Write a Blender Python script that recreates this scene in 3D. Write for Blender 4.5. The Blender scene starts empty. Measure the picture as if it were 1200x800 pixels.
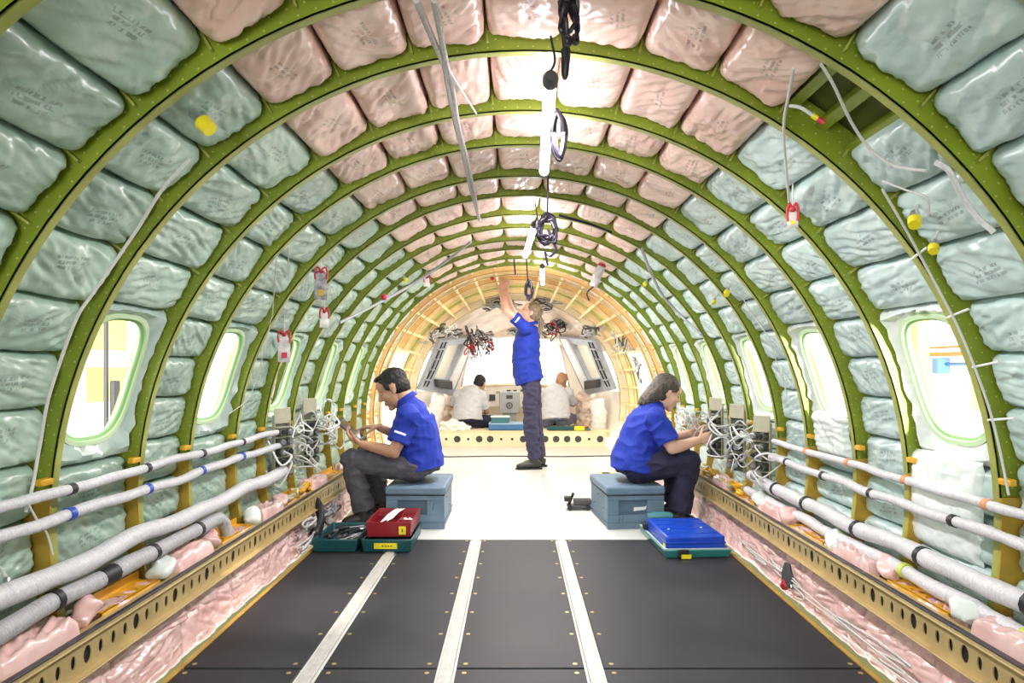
import bpy, math, random
from mathutils import Vector, Matrix, noise
PI = math.pi
R = math.radians
rnd = random.Random(7)
scene = bpy.context.scene
COL = scene.collection
V = Vector
OFF = {}            # world position of every object's local origin (unrotated things)
AX = 0.58           # height of the fuselage axis above the cabin floor
RF = 1.40           # inner radius of the frames

# ------------------------------------------------------------------ materials
def new_mat(name):
    m = bpy.data.materials.new(name); m.use_nodes = True
    nt = m.node_tree
    return m, nt, nt.nodes['Principled BSDF']

def mat(name, col, rough=0.5, metal=0.0, var=0.0, vscale=8.0, bump=0.0, bscale=40.0, emit=None, estr=0.0,
        spec=None, coat=0.0, stretch=None, rand=0.0, trans=0.0):
    m, nt, b = new_mat(name)
    N, L = nt.nodes, nt.links
    b.inputs['Base Color'].default_value = (*col, 1)
    b.inputs['Roughness'].default_value = rough
    b.inputs['Metallic'].default_value = metal
    if spec is not None: b.inputs['Specular IOR Level'].default_value = spec
    if coat: b.inputs['Coat Weight'].default_value = coat
    if trans: b.inputs['Transmission Weight'].default_value = trans
    if emit:
        b.inputs['Emission Color'].default_value = (*emit, 1)
        b.inputs['Emission Strength'].default_value = estr
    tc = N.new('ShaderNodeTexCoord')
    src = tc.outputs['Object']
    if stretch:
        mp = N.new('ShaderNodeMapping'); mp.inputs['Scale'].default_value = stretch
        L.new(src, mp.inputs['Vector']); src = mp.outputs['Vector']
    colsock = None
    if var:
        nz = N.new('ShaderNodeTexNoise'); nz.inputs['Scale'].default_value = vscale; nz.inputs['Detail'].default_value = 4
        L.new(src, nz.inputs['Vector'])
        mr = N.new('ShaderNodeMapRange'); mr.inputs['From Min'].default_value = .3; mr.inputs['From Max'].default_value = .7
        mr.inputs['To Min'].default_value = 1 - var; mr.inputs['To Max'].default_value = 1 + var
        L.new(nz.outputs['Fac'], mr.inputs['Value'])
        hs = N.new('ShaderNodeHueSaturation'); hs.inputs['Color'].default_value = (*col, 1)
        L.new(mr.outputs['Result'], hs.inputs['Value'])
        L.new(hs.outputs['Color'], b.inputs['Base Color'])
    if bump:
        nb = N.new('ShaderNodeTexNoise'); nb.inputs['Scale'].default_value = bscale; nb.inputs['Detail'].default_value = 3
        L.new(src, nb.inputs['Vector'])
        bp = N.new('ShaderNodeBump'); bp.inputs['Strength'].default_value = bump; bp.inputs['Distance'].default_value = 0.01
        L.new(nb.outputs['Fac'], bp.inputs['Height']); L.new(bp.outputs['Normal'], b.inputs['Normal'])
    return m

def blanket_mat(name, col, deep, printed=True, rough=0.32):
    """plastic film over foam: folds from ridged noise, three rows of small dark print in the middle"""
    m, nt, b = new_mat(name); N, L = nt.nodes, nt.links
    tc = N.new('ShaderNodeTexCoord'); oi = N.new('ShaderNodeObjectInfo')
    ofs = N.new('ShaderNodeVectorMath'); ofs.operation = 'SCALE'; ofs.inputs[0].default_value = (37, 91, 53)
    L.new(oi.outputs['Random'], ofs.inputs['Scale'])
    ad = N.new('ShaderNodeVectorMath'); ad.operation = 'ADD'
    L.new(tc.outputs['Object'], ad.inputs[0]); L.new(ofs.outputs['Vector'], ad.inputs[1])
    mp = N.new('ShaderNodeMapping'); mp.inputs['Scale'].default_value = (1.0, .30, 1.0); mp.inputs['Rotation'].default_value = (0, 0, .5)
    L.new(ad.outputs['Vector'], mp.inputs['Vector'])
    n1 = N.new('ShaderNodeTexNoise'); n1.noise_type = 'RIDGED_MULTIFRACTAL'; n1.inputs['Scale'].default_value = 19
    n1.inputs['Detail'].default_value = 4; n1.inputs['Distortion'].default_value = .7
    L.new(mp.outputs['Vector'], n1.inputs['Vector'])
    n2 = N.new('ShaderNodeTexNoise'); n2.inputs['Scale'].default_value = 6; n2.inputs['Detail'].default_value = 3
    L.new(ad.outputs['Vector'], n2.inputs['Vector'])
    bp = N.new('ShaderNodeBump'); bp.inputs['Strength'].default_value = .7; bp.inputs['Distance'].default_value = .0055
    L.new(n1.outputs['Fac'], bp.inputs['Height'])
    bp2 = N.new('ShaderNodeBump'); bp2.inputs['Strength'].default_value = .5; bp2.inputs['Distance'].default_value = .03
    L.new(n2.outputs['Fac'], bp2.inputs['Height']); L.new(bp.outputs['Normal'], bp2.inputs['Normal'])
    L.new(bp2.outputs['Normal'], b.inputs['Normal'])
    mx = N.new('ShaderNodeMix'); mx.data_type = 'RGBA'
    mx.inputs['A'].default_value = (*deep, 1); mx.inputs['B'].default_value = (*col, 1)
    mr = N.new('ShaderNodeMapRange'); mr.inputs['From Min'].default_value = .3; mr.inputs['From Max'].default_value = .68
    L.new(n2.outputs['Fac'], mr.inputs['Value']); L.new(mr.outputs['Result'], mx.inputs['Factor'])
    # per blanket tint
    hs = N.new('ShaderNodeHueSaturation')
    m2 = N.new('ShaderNodeMapRange'); m2.inputs['To Min'].default_value = .86; m2.inputs['To Max'].default_value = 1.1
    L.new(oi.outputs['Random'], m2.inputs['Value']); L.new(m2.outputs['Result'], hs.inputs['Value'])
    L.new(mx.outputs['Result'], hs.inputs['Color'])
    out = hs.outputs['Color']
    if printed:
        sx = N.new('ShaderNodeSeparateXYZ'); L.new(tc.outputs['Object'], sx.inputs[0])
        def M(op, a, bb=None, c=None):
            n = N.new('ShaderNodeMath'); n.operation = op
            for i, x in enumerate((a, bb, c)):
                if x is None: continue
                if isinstance(x, (int, float)): n.inputs[i].default_value = x
                else: L.new(x, n.inputs[i])
            return n.outputs[0]
        x = M('ADD', sx.outputs['X'], M('MULTIPLY', M('SUBTRACT', oi.outputs['Random'], .5), .05))
        x = M('ADD', x, M('MULTIPLY', sx.outputs['Y'], .12))
        y = sx.outputs['Y']
        row = M('DIVIDE', M('ADD', x, .0225), .015)
        inrow = M('LESS_THAN', M('FRACT', row), .62)
        box = M('MULTIPLY', M('LESS_THAN', M('ABSOLUTE', x), .0225), M('LESS_THAN', M('ABSOLUTE', y), M('SUBTRACT', .062, M('MULTIPLY', M('FLOOR', row), .009))))
        cell = N.new('ShaderNodeCombineXYZ')
        L.new(M('FLOOR', M('DIVIDE', y, .0042)), cell.inputs[0]); L.new(M('FLOOR', M('MULTIPLY', row, 2.0)), cell.inputs[1]); L.new(oi.outputs['Random'], cell.inputs[2])
        wn = N.new('ShaderNodeTexWhiteNoise'); L.new(cell.outputs[0], wn.inputs['Vector'])
        word = N.new('ShaderNodeCombineXYZ')
        L.new(M('FLOOR', M('DIVIDE', y, .011)), word.inputs[0]); L.new(M('FLOOR', row), word.inputs[1]); word.inputs[2].default_value = 3
        wn2 = N.new('ShaderNodeTexWhiteNoise'); L.new(word.outputs[0], wn2.inputs['Vector'])
        k = M('MULTIPLY', M('GREATER_THAN', wn.outputs['Value'], .38), M('GREATER_THAN', wn2.outputs['Value'], .22))
        fac = M('MULTIPLY', M('MULTIPLY', M('MULTIPLY', inrow, box), k), .45)
        mx2 = N.new('ShaderNodeMix'); mx2.data_type = 'RGBA'
        L.new(fac, mx2.inputs['Factor']); L.new(out, mx2.inputs['A']); mx2.inputs['B'].default_value = (.07, .08, .085, 1)
        out = mx2.outputs['Result']
    # torn pale film edge folded against the frame
    sg_ = N.new('ShaderNodeSeparateXYZ'); L.new(tc.outputs['Generated'], sg_.inputs[0])
    ne = N.new('ShaderNodeTexNoise'); ne.inputs['Scale'].default_value = 28; L.new(ad.outputs['Vector'], ne.inputs['Vector'])
    ma = N.new('ShaderNodeMath'); ma.operation = 'MULTIPLY_ADD'; L.new(ne.outputs['Fac'], ma.inputs[0]); ma.inputs[1].default_value = .07; L.new(sg_.outputs['Y'], ma.inputs[2])
    gt = N.new('ShaderNodeMath'); gt.operation = 'GREATER_THAN'; L.new(ma.outputs[0], gt.inputs[0]); gt.inputs[1].default_value = 1.005
    mf = N.new('ShaderNodeMath'); mf.operation = 'MULTIPLY'; L.new(gt.outputs[0], mf.inputs[0]); mf.inputs[1].default_value = .55
    mx3 = N.new('ShaderNodeMix'); mx3.data_type = 'RGBA'; L.new(mf.outputs[0], mx3.inputs['Factor']); L.new(out, mx3.inputs['A']); mx3.inputs['B'].default_value = (.75, .76, .72, 1)
    out = mx3.outputs['Result']
    L.new(out, b.inputs['Base Color'])
    b.inputs['Roughness'].default_value = rough
    b.inputs['Specular IOR Level'].default_value = .6
    b.inputs['Coat Weight'].default_value = .30; b.inputs['Coat Roughness'].default_value = .16; b.inputs['Coat IOR'].default_value = 1.6
    L.new(bp2.outputs['Normal'], b.inputs['Coat Normal'])
    return m

M_ = {}
M_['blanket_green'] = blanket_mat('green_film', (.45, .605, .505), (.33, .475, .385))
M_['blanket_green_lit'] = blanket_mat('green_film_lit', (.565, .705, .68), (.44, .59, .555))  # right wall: same green film, its brighter bluish light put into the colour
M_['blanket_pink'] = blanket_mat('pink_film', (.90, .66, .56), (.78, .50, .41))
M_['pink_plain'] = blanket_mat('pink_film_low', (.84, .60, .57), (.70, .41, .39), printed=False, rough=.25)
M_['green_plain'] = blanket_mat('green_film_plain', (.58, .71, .65), (.44, .6, .54), printed=False, rough=.25)
M_['clear_film'] = blanket_mat('pale_film', (.80, .85, .83), (.68, .76, .72), printed=False, rough=.2)
def frame_mat(name, col, dot):
    m = mat(name, col, .42, 0, .18, 5)
    nt = m.node_tree; N, L = nt.nodes, nt.links; b = N['Principled BSDF']
    src = b.inputs['Base Color'].links[0].from_socket
    tc = N.new('ShaderNodeTexCoord'); sx = N.new('ShaderNodeSeparateXYZ'); L.new(tc.outputs['Object'], sx.inputs[0])
    def M(op, a, bb=None, c=None):
        n = N.new('ShaderNodeMath'); n.operation = op
        for i, x in enumerate((a, bb, c)):
            if x is None: continue
            if isinstance(x, (int, float)): n.inputs[i].default_value = x
            else: L.new(x, n.inputs[i])
        return n.outputs[0]
    X, Z = sx.outputs['X'], sx.outputs['Z']
    r = M('SQRT', M('ADD', M('MULTIPLY', X, X), M('MULTIPLY', Z, Z)))
    u = M('MULTIPLY', M('ARCTAN2', X, Z), 1.42)
    rowi = M('FLOOR', M('DIVIDE', M('SUBTRACT', r, 1.402), .024))
    rv = M('SUBTRACT', M('SUBTRACT', r, 1.414), M('MULTIPLY', rowi, .024))
    uu = M('ADD', u, M('MULTIPLY', rowi, .02))
    du = M('MULTIPLY', M('SUBTRACT', M('FRACT', M('DIVIDE', uu, .045)), .5), .045)
    d2 = M('SQRT', M('ADD', M('MULTIPLY', du, du), M('MULTIPLY', rv, rv)))
    k = M('MULTIPLY', M('LESS_THAN', d2, .0026), .6)
    mx = N.new('ShaderNodeMix'); mx.data_type = 'RGBA'; L.new(k, mx.inputs['Factor']); L.new(src, mx.inputs['A']); mx.inputs['B'].default_value = (*dot, 1)
    L.new(mx.outputs['Result'], b.inputs['Base Color'])
    bp = N.new('ShaderNodeBump'); bp.inputs['Strength'].default_value = .3; bp.inputs['Distance'].default_value = .002
    L.new(M('LESS_THAN', d2, .003), bp.inputs['Height']); L.new(bp.outputs['Normal'], b.inputs['Normal'])
    return m
M_['frame'] = frame_mat('green_primer', (.20, .265, .016), (.6, .56, .22))
M_['flange'] = mat('green_primer_flange', (.34, .37, .08), .4, 0, .2, 9)
M_['rivet'] = mat('rivet_heads', (.62, .58, .25), .35, .3)
M_['gold'] = mat('gold_primer', (.48, .30, .035), .38, .25, .2, 12)
M_['orange'] = mat('orange_yellow_primer', (.80, .42, .025), .33, .15, .15, 14)
M_['nose_yellow'] = mat('yellow_primer', (.86, .60, .20), .5, 0, .2, 6)
M_['nose_orange'] = mat('orange_primer', (.85, .48, .12), .5, 0, .15, 6)
M_['cream'] = mat('cream_primer', (.88, .76, .52), .5, 0, .08, 4)
M_['skin'] = mat('hull_skin_olive', (.16, .17, .04), .45, .1, .2, 3)
M_['nose_skin'] = mat('nose_lining_pale', (.93, .86, .74), .55, 0, .12, 4)
M_['nose_pink'] = mat('nose_lining_pink', (.90, .72, .60), .5, 0, .2, 5, bump=.5, bscale=12)
M_['ring_pale'] = mat('window_ring_pale_green', (.62, .82, .50), .4)
M_['ring_green'] = mat('window_ring_green', (.30, .58, .22), .4)
M_['floor_white'] = mat('white_floor_panel', (.64, .65, .60), .34, 0, .05, 2.5, bump=.04, bscale=60)
M_['board'] = None
M_['track'] = mat('pale_seat_track', (.54, .52, .49), .42, .1, .12, 40, bump=.3, bscale=90)
M_['brass'] = mat('brass_screw', (.55, .42, .16), .35, .7)
M_['black'] = mat('black_rubber', (.012, .012, .015), .5)
M_['black_strip'] = mat('black_seal_strip', (.025, .022, .035), .45)
M_['white_wrap'] = mat('white_spiral_wrap', (.66, .66, .68), .42, 0, .08, 30, bump=.5, bscale=60, stretch=(1, 3, 1))
M_['grey_wrap'] = mat('grey_spiral_wrap', (.46, .46, .48), .42, 0, .1, 30, bump=.6, bscale=60, stretch=(1, 3, 1))
M_['white'] = mat('white_plastic', (.85, .85, .83), .4)
M_['wire'] = mat('white_wire', (.62, .62, .60), .4)
M_['blue_tie'] = mat('blue_tie', (.02, .07, .50), .4)
M_['yellow'] = mat('yellow_plastic', (.85, .72, .02), .4)
M_['red'] = mat('red_plastic', (.60, .03, .05), .4)
M_['green_tie'] = mat('green_yellow_tape', (.55, .68, .12), .45)
M_['orange_tie'] = mat('orange_clamp', (.75, .30, .12), .45)
M_['steel'] = mat('steel', (.55, .55, .57), .3, .9)
M_['darkgrey'] = mat('dark_grey_plastic', (.06, .06, .065), .45)
M_['grey'] = mat('grey_plastic', (.38, .39, .42), .45, 0, .08, 6)
M_['panel_grey'] = mat('grey_window_panel', (.40, .43, .50), .4, 0, .12, 5)
M_['tan_plate'] = mat('tan_plate', (.47, .45, .33), .45, .2, .15, 10)
M_['connector'] = mat('connector_olive', (.16, .17, .13), .35, .5, .2, 20)

def glass_mat():
    m = bpy.data.materials.new('clear_acrylic'); m.use_nodes = True
    nt = m.node_tree; N, L = nt.nodes, nt.links
    for n in list(N):
        if n.type != 'OUTPUT_MATERIAL': N.remove(n)
    out = [n for n in N if n.type == 'OUTPUT_MATERIAL'][0]
    t = N.new('ShaderNodeBsdfTransparent'); t.inputs['Color'].default_value = (.96, .98, .97, 1)
    g = N.new('ShaderNodeBsdfGlossy'); g.inputs['Roughness'].default_value = .03
    fr = N.new('ShaderNodeFresnel'); fr.inputs['IOR'].default_value = 1.06
    mx = N.new('ShaderNodeMixShader'); L.new(fr.outputs[0], mx.inputs[0]); L.new(t.outputs[0], mx.inputs[1]); L.new(g.outputs[0], mx.inputs[2])
    L.new(mx.outputs[0], out.inputs['Surface'])
    return m
M_['glass'] = glass_mat()

def board_mat():
    m, nt, b = new_mat('dark_floor_board'); N, L = nt.nodes, nt.links
    tc = N.new('ShaderNodeTexCoord')
    n1 = N.new('ShaderNodeTexNoise'); n1.inputs['Scale'].default_value = 2.2; n1.inputs['Detail'].default_value = 5
    L.new(tc.outputs['Object'], n1.inputs['Vector'])
    mp = N.new('ShaderNodeMapping'); mp.inputs['Scale'].default_value = (120, 3, 1); L.new(tc.outputs['Object'], mp.inputs['Vector'])
    n2 = N.new('ShaderNodeTexNoise'); n2.inputs['Scale'].default_value = 1; n2.inputs['Detail'].default_value = 2
    L.new(mp.outputs['Vector'], n2.inputs['Vector'])
    mp3 = N.new('ShaderNodeMapping'); mp3.inputs['Scale'].default_value = (3, 120, 1); L.new(tc.outputs['Object'], mp3.inputs['Vector'])
    n3 = N.new('ShaderNodeTexNoise'); n3.inputs['Scale'].default_value = 1; n3.inputs['Detail'].default_value = 2
    L.new(mp3.outputs['Vector'], n3.inputs['Vector'])
    ad = N.new('ShaderNodeMath'); ad.operation = 'ADD'; L.new(n2.outputs['Fac'], ad.inputs[0]); L.new(n3.outputs['Fac'], ad.inputs[1])
    ad2 = N.new('ShaderNodeMath'); ad2.operation = 'MULTIPLY_ADD'; L.new(ad.outputs[0], ad2.inputs[0]); ad2.inputs[1].default_value = .25; L.new(n1.outputs['Fac'], ad2.inputs[2])
    cr = N.new('ShaderNodeValToRGB')
    cr.color_ramp.elements[0].position = .45; cr.color_ramp.elements[0].color = (.010, .010, .014, 1)
    cr.color_ramp.elements[1].position = .95; cr.color_ramp.elements[1].color = (.032, .031, .038, 1)
    L.new(ad2.outputs[0], cr.inputs[0]); L.new(cr.outputs[0], b.inputs['Base Color'])
    mr = N.new('ShaderNodeMapRange'); mr.inputs['To Min'].default_value = .40; mr.inputs['To Max'].default_value = .6; b.inputs['Specular IOR Level'].default_value = .35
    L.new(ad2.outputs[0], mr.inputs['Value']); L.new(mr.outputs['Result'], b.inputs['Roughness'])
    return m
M_['board'] = board_mat()

# ------------------------------------------------------------------ mesh builder
def perp(t):
    a = V((0, 0, 1)) if abs(t.z) < .9 else V((1, 0, 0))
    return (a - t * a.dot(t)).normalized()

class MB:
    def __init__(s): s.v = []; s.f = []
    def add(s, vs, fs):
        n = len(s.v); s.v += [V(p) for p in vs]; s.f += [tuple(i + n for i in f) for f in fs]; return s
    def box(s, c, size, rot=None, taper=1.0):
        hx, hy, hz = size[0] / 2, size[1] / 2, size[2] / 2
        pts = [V((x * hx * (taper if z > 0 else 1), y * hy * (taper if z > 0 else 1), z * hz)) for z in (-1, 1) for y in (-1, 1) for x in (-1, 1)]
        if rot is not None: pts = [rot @ p for p in pts]
        c = V(c)
        return s.add([p + c for p in pts], [(0, 2, 3, 1), (4, 5, 7, 6), (0, 1, 5, 4), (2, 6, 7, 3), (0, 4, 6, 2), (1, 3, 7, 5)])
    def box2(s, a, b): 
        a, b = V(a), V(b)
        return s.box((a + b) / 2, [abs(b[i] - a[i]) for i in range(3)])
    def loft(s, rings, cap=True, closed=False):
        n = len(rings[0]); m = len(rings); vs = [p for r in rings for p in r]; fs = []
        for i in range(m if closed else m - 1):
            j = (i + 1) % m
            for k in range(n):
                l = (k + 1) % n
                fs.append((i * n + k, i * n + l, j * n + l, j * n + k))
        if cap and not closed:
            fs.append(tuple(reversed(range(n)))); fs.append(tuple(range((m - 1) * n, m * n)))
        return s.add(vs, fs)
    def tube(s, pts, r, n=8, cap=True, closed=False, side=None):
        """r: number, or list per point of numbers or (side radius, other radius)"""
        pts = [V(p) for p in pts]; m = len(pts)
        rs = r if isinstance(r, (list, tuple)) else [r] * m
        T = []
        for i in range(m):
            a = pts[(i - 1) % m] if (closed or i > 0) else pts[i]
            b = pts[(i + 1) % m] if (closed or i < m - 1) else pts[i]
            t = b - a
            T.append(t.normalized() if t.length > 1e-9 else V((0, 0, 1)))
        A = V(side) if side is not None else perp(T[0])
        rings = []
        for i in range(m):
            A = A - T[i] * A.dot(T[i])
            A = A.normalized() if A.length > 1e-6 else perp(T[i])
            B = T[i].cross(A)
            ra, rb = rs[i] if isinstance(rs[i], (list, tuple)) else (rs[i], rs[i])
            rings.append([pts[i] + A * (ra * math.cos(2 * PI * k / n)) + B * (rb * math.sin(2 * PI * k / n)) for k in range(n)])
            if side is not None: A = V(side)
        return s.loft(rings, cap, closed)
    def ell(s, c, axes, nu=16, nv=10):
        """ellipsoid: axes = three vectors (or three radii)"""
        c = V(c)
        if not hasattr(axes[0], '__len__'): axes = (V((axes[0], 0, 0)), V((0, axes[1], 0)), V((0, 0, axes[2])))
        X, Y, Z = (V(a) for a in axes)
        vs = [c + Z]
        for j in range(1, nv):
            t = PI * j / nv
            for i in range(nu):
                p = 2 * PI * i / nu
                vs.append(c + X * (math.sin(t) * math.cos(p)) + Y * (math.sin(t) * math.sin(p)) + Z * math.cos(t))
        vs.append(c - Z); fs = []
        for i in range(nu): fs.append((0, 1 + i, 1 + (i + 1) % nu))
        for j in range(nv - 2):
            for i in range(nu):
                a = 1 + j * nu + i; b = 1 + j * nu + (i + 1) % nu
                fs.append((a, a + nu, b + nu, b))
        last = len(vs) - 1
        for i in range(nu):
            fs.append((last, 1 + (nv - 2) * nu + (i + 1) % nu, 1 + (nv - 2) * nu + i))
        if X.cross(Y).dot(Z) < 0: fs = [tuple(reversed(f)) for f in fs]
        return s.add(vs, fs)
    def cyl(s, a, b, r, n=16, r2=None): return s.tube([a, b], [r, r if r2 is None else r2], n)
    def cell(s, o, u, v, w, h, rx, ry, depth, n=16):
        """rectangular plate cell w x h with an oval hole of radii rx, ry and walls of the hole going back by depth"""
        o, u, v = V(o), V(u), V(v); nn = u.cross(v)
        out = []; inn = []
        for k in range(n):
            a = 2 * PI * (k + .5) / n; c, sn = math.cos(a), math.sin(a)
            q = min((w / 2) / max(abs(c), 1e-6), (h / 2) / max(abs(sn), 1e-6))
            out.append([c * q, sn * q]); inn.append((c * rx, sn * ry))
        ang = [2 * PI * (k + .5) / n for k in range(n)]
        for cx, cy in ((1, 1), (-1, 1), (-1, -1), (1, -1)):       # snap the nearest samples onto the corners
            ca = math.atan2(cy * h, cx * w) % (2 * PI)
            k = min(range(n), key=lambda i: abs(((ang[i] - ca + PI) % (2 * PI)) - PI)); out[k] = [cx * w / 2, cy * h / 2]
        c0 = o + u * (w / 2) + v * (h / 2)
        P = lambda q, d=0: c0 + u * q[0] + v * q[1] - nn * d
        vs = [P(q) for q in out] + [P(q) for q in inn] + [P(q, depth) for q in inn]
        fs = []
        for k in range(n):
            l = (k + 1) % n
            fs.append((k, l, n + l, n + k)); fs.append((n + k, n + l, 2 * n + l, 2 * n + k))
        return s.add(vs, fs)
    def xform(s, f): s.v = [V(f(p)) for p in s.v]; return s
    def mesh(s, name, off):
        me = bpy.data.meshes.new(name)
        me.from_pydata([tuple(p - off) for p in s.v], [], s.f); me.update()
        return me
    def build(s, name, m, parent=None, smooth=True, bevel=0, label=None, cat=None, group=None, kind=None, angle=35, origin=None, seg=2):
        if parent is not None: off = OFF[parent.name]
        elif origin is not None: off = V(origin)
        else:
            xs = [p.x for p in s.v]; ys = [p.y for p in s.v]; zs = [p.z for p in s.v]
            off = V(((min(xs) + max(xs)) / 2, (min(ys) + max(ys)) / 2, min(zs)))
        me = s.mesh(name, off)
        return link(name, me, m, parent, off, smooth, bevel, label, cat, group, kind, angle, seg)

def finish_mesh(me, smooth, angle=35):
    if smooth:
        for p in me.polygons: p.use_smooth = True
        try: me.set_sharp_from_angle(angle=R(angle))
        except Exception: pass

def link(name, me, m, parent, off, smooth=True, bevel=0, label=None, cat=None, group=None, kind=None, angle=35, seg=2):
    finish_mesh(me, smooth, angle)
    me.materials.append(M_[m] if isinstance(m, str) else m)
    o = bpy.data.objects.new(name, me); COL.objects.link(o)
    if parent is not None: o.parent = parent
    else: o.location = off
    OFF[o.name] = V(off)
    if bevel:
        b = o.modifiers.new('Bevel', 'BEVEL'); b.width = bevel; b.segments = seg; b.limit_method = 'ANGLE'; b.angle_limit = R(40)
    tag(o, label, cat, group, kind)
    return o

def tag(o, label=None, cat=None, group=None, kind=None):
    if label: o['label'] = label
    if cat: o['category'] = cat
    if group: o['group'] = group
    if kind: o['kind'] = kind
    return o

def thing(name, label, cat, loc, group=None):
    o = bpy.data.objects.new(name, None); COL.objects.link(o)
    o.empty_display_size = .05; o.location = loc; OFF[o.name] = V(loc)
    return tag(o, label, cat, group)

def struct_empty(name, loc):
    o = bpy.data.objects.new(name, None); COL.objects.link(o); o.location = loc; OFF[o.name] = V(loc); o['kind'] = 'structure'
    return o

def dup(root, delta, label=None, group=None):
    r = root.copy(); COL.objects.link(r); r.location = root.location + V(delta); OFF[r.name] = OFF[root.name] + V(delta)
    if label: r['label'] = label
    if group: r['group'] = group
    for ch in list(root.children):
        c = ch.copy(); COL.objects.link(c); c.parent = r
        for g in ch.children:
            d = g.copy(); COL.objects.link(d); d.parent = c
    return r

def remesh(name, mb, voxel, m, parent=None, it=4, wr=0, wf=14, label=None, cat=None, factor=.5, seed=0, wr2=0):
    """one continuous surface out of overlapping closed shapes"""
    tmp = bpy.data.objects.new('tmp', mb.mesh('tmp', V((0, 0, 0)))); COL.objects.link(tmp)
    md = tmp.modifiers.new('r', 'REMESH'); md.mode = 'VOXEL'; md.voxel_size = voxel; md.adaptivity = 0
    if it:
        sm = tmp.modifiers.new('s', 'SMOOTH'); sm.iterations = it; sm.factor = factor
    dg = bpy.context.evaluated_depsgraph_get(); dg.update()
    me = bpy.data.meshes.new_from_object(tmp.evaluated_get(dg))
    old = tmp.data; bpy.data.objects.remove(tmp); bpy.data.meshes.remove(old)
    me.name = name
    off = OFF[parent.name] if parent is not None else V((0, 0, 0))
    if wr or wr2:
        nn = [v.normal.copy() for v in me.vertices]
        for v, n in zip(me.vertices, nn):
            p = v.co
            d = 0
            if wr:
                q = V((p.x * wf, p.y * wf, p.z * wf * 1.5)) + V((seed, seed * 2.3, 0))
                d += wr * (1 - 2 * abs(noise.noise(q)) * 2) * .5
            if wr2: d += wr2 * noise.noise(p * wf * .4 + V((seed, 0, 9)))
            v.co = p + n * d
    for v in me.vertices: v.co = v.co - off
    me.materials.clear()
    return link(name, me, m, parent, off, True, 0, label, cat, angle=180)

def Pc(theta, y, r):
    a = R(theta); return V((r * math.sin(a), y, AX + r * math.cos(a)))

ORD = ['zeroth', 'first', 'second', 'third', 'fourth', 'fifth', 'sixth', 'seventh', 'eighth', 'ninth', 'tenth', 'eleventh', 'twelfth', 'thirteenth', 'fourteenth']

# ------------------------------------------------------------------ camera
F_PX = 800.0
CX, CZ = -0.03, 1.05
cam = bpy.data.cameras.new('camera'); cam.sensor_width = 36; cam.sensor_fit = 'HORIZONTAL'; cam.lens = 36 * F_PX / 1200
cam.shift_x = -4 / 1200; cam.shift_y = 30 / 1200; cam.clip_start = .05
co = bpy.data.objects.new('camera', cam); COL.objects.link(co); co.location = (CX, 0, CZ); co.rotation_euler = (PI / 2, 0, 0)
scene.camera = co
def pix(px, py, d): return V((CX + (px - 604) * d / F_PX, d, CZ - (py - 430) * d / F_PX))

# ------------------------------------------------------------------ frames, skin, blankets
FR = [1.16, 1.62, 2.01, 2.48, 2.86, 3.33, 3.71, 4.17, 4.56, 5.02, 5.40, 5.86, 6.24]
ROWS_PLAIN = [31.5, 40.5, 48, 55.5, 63, 69.5, 76, 82.5, 89, 95.5, 102]
ROWS_WIN = [31.5, 40.5, 48, 55.5, 62.5, None, 84, 90, 96, 102]
WZ = 0.44; WTH = 72.6; WHH = 7.9; WHW = .165

def arc_strip(mb, th0, th1, step, prof, closed=True):
    """sweep a profile of (r, y) points along an arc"""
    n = max(2, int(abs(th1 - th0) / step)); rings = []
    for i in range(n + 1):
        t = th0 + (th1 - th0) * i / n
        rings.append([Pc(t, y, r) for r, y in prof])
    mb.loft(rings, cap=True)

def skin_part(mb, th0, th1, y0, y1, r=1.515, n=None, r1=None):
    n = n or max(2, int(abs(th1 - th0) / 4)); r1 = r1 or r
    vs = []; fs = []
    for i in range(n + 1):
        t = th0 + (th1 - th0) * i / n
        vs += [Pc(t, y0, r), Pc(t, y1, r1)]
    for i in range(n): fs.append((2 * i, 2 * i + 1, 2 * i + 3, 2 * i + 2))
    mb.add(vs, fs)

# hull skin
Y_BACK = -3.2
mb = MB(); skin_part(mb, -40.5, 40.5, Y_BACK, 6.3)
mb.build('ceiling', 'skin', kind='structure', origin=(0, 2, 2))
for sgn, nm in ((-1, 'left'), (1, 'right')):
    mb = MB()
    skin_part(mb, sgn * 40.5, sgn * 128, Y_BACK, FR[0])
    for i in range(12):
        if i % 2 == 0 and i > 0:
            skin_part(mb, sgn * 40.5, sgn * 62.5, FR[i], FR[i + 1]); skin_part(mb, sgn * 84, sgn * 128, FR[i], FR[i + 1])
        else: skin_part(mb, sgn * 40.5, sgn * 128, FR[i], FR[i + 1])
    mb.build('wall_' + nm, 'skin', kind='structure', origin=(sgn * 1.4, 2, 0))

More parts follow.
